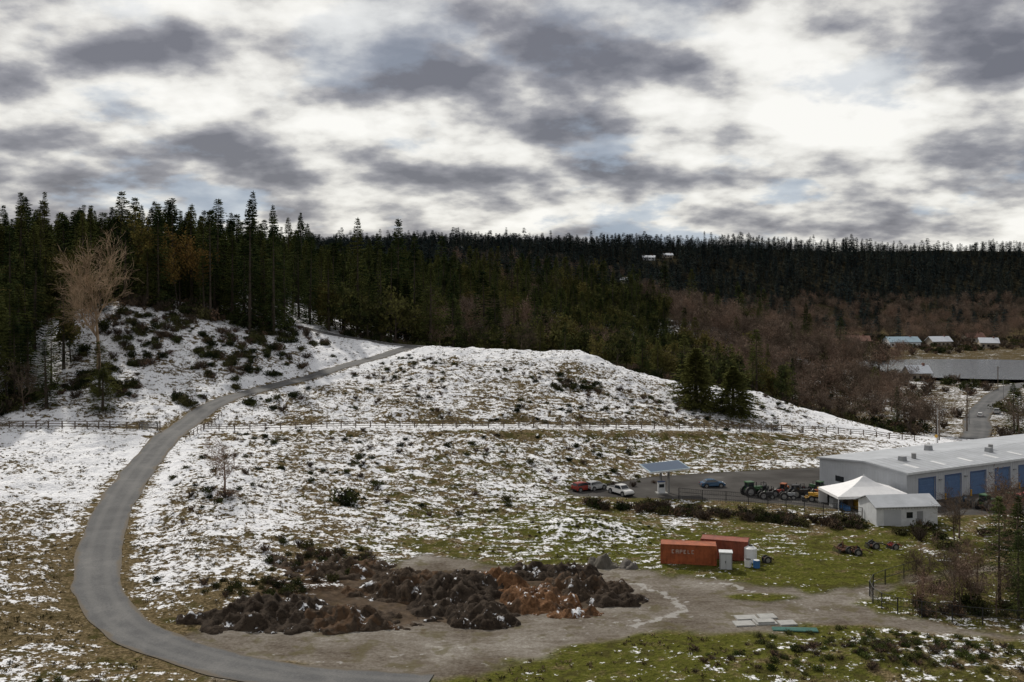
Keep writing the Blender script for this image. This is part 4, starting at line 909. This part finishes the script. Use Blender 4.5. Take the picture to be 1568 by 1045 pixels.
def cvec(dx,dy,dz):
    cv=t.N('ShaderNodeCombineXYZ'); t.l.new(t.add(t.math('DIVIDE',x,zc),dx),cv.inputs[0]); t.l.new(t.add(t.math('DIVIDE',y,zc),dy),cv.inputs[1]); cv.inputs[2].default_value=dz
    return cv.outputs[0]
# deck of broken cumulus: big masses, billows, and a sun-side offset sample that lights their edges
c0=cvec(0,0,5.7); c1=cvec(.05,-.12,5.7)
N1=t.noise(c0,1.3,2,.5,.0)
N2=t.noise(c0,2.7,7,.55,.0); N2b=t.noise(c1,2.7,3,.55,.0)
N3=t.noise(cvec(13.2,.12,7),2.4,6,.58,.0)
def blob(u,v,rx,rz):
    k=1/math.sqrt(1+u*u+v*v); dx=t.mul(t.sub(x,u*k),1/rx); dz=t.mul(t.sub(z,v*k),1/rz)
    return t.math('EXPONENT',t.mul(t.add(t.mul(dx,dx),t.mul(dz,dz)),-1.0))
bright=t.add(t.add(t.mul(blob(-.23,.24,.13,.05),1.1),t.mul(blob(.20,.20,.08,.06),1.1)),t.add(t.mul(blob(.38,.20,.10,.05),.9),t.mul(blob(-.43,.20,.08,.05),.6)))
darkb=t.add(t.add(t.mul(blob(.02,.235,.15,.035),1.5),t.mul(blob(.50,.25,.08,.06),1.1)),t.add(t.mul(blob(-.10,.21,.07,.03),.9),t.add(t.mul(blob(.36,.13,.08,.02),.8),t.mul(blob(-.33,.135,.08,.015),.8))))
relief=t.mul(t.sub(N2,N2b),1.25)
tone=t.add(t.add(t.mul(N1,.60),t.mul(N2,.60)),t.add(relief,t.mul(t.sub(bright,darkb),.10)))
tone=t.sub(tone,.085)
cloudc=t.ramp(tone,[(0.27,(.165,.167,.195)),(0.39,(.27,.27,.30)),(0.48,(.45,.445,.455)),(0.56,(.70,.685,.655)),(0.64,(.88,.865,.82)),(0.76,(1.0,.985,.94))])
gap=t.mul(t.smooth(N3,.53,.62,0,.75),t.smooth(z,.34,.02,.20,1.0))
cloudc=t.mix(gap,cloudc,t.ramp(z,[(0.0,(.40,.49,.60)),(.3,(.36,.43,.55))]))
bc=t.N('ShaderNodeBackground'); t.l.new(cloudc,bc.inputs[0]); bc.inputs[1].default_value=1.0
ms=t.N('ShaderNodeMixShader'); ms.inputs[0].default_value=.94; t.l.new(bg.outputs[0],ms.inputs[1]); t.l.new(bc.outputs[0],ms.inputs[2])
ow=t.N('ShaderNodeOutputWorld'); t.l.new(ms.outputs[0],ow.inputs[0])
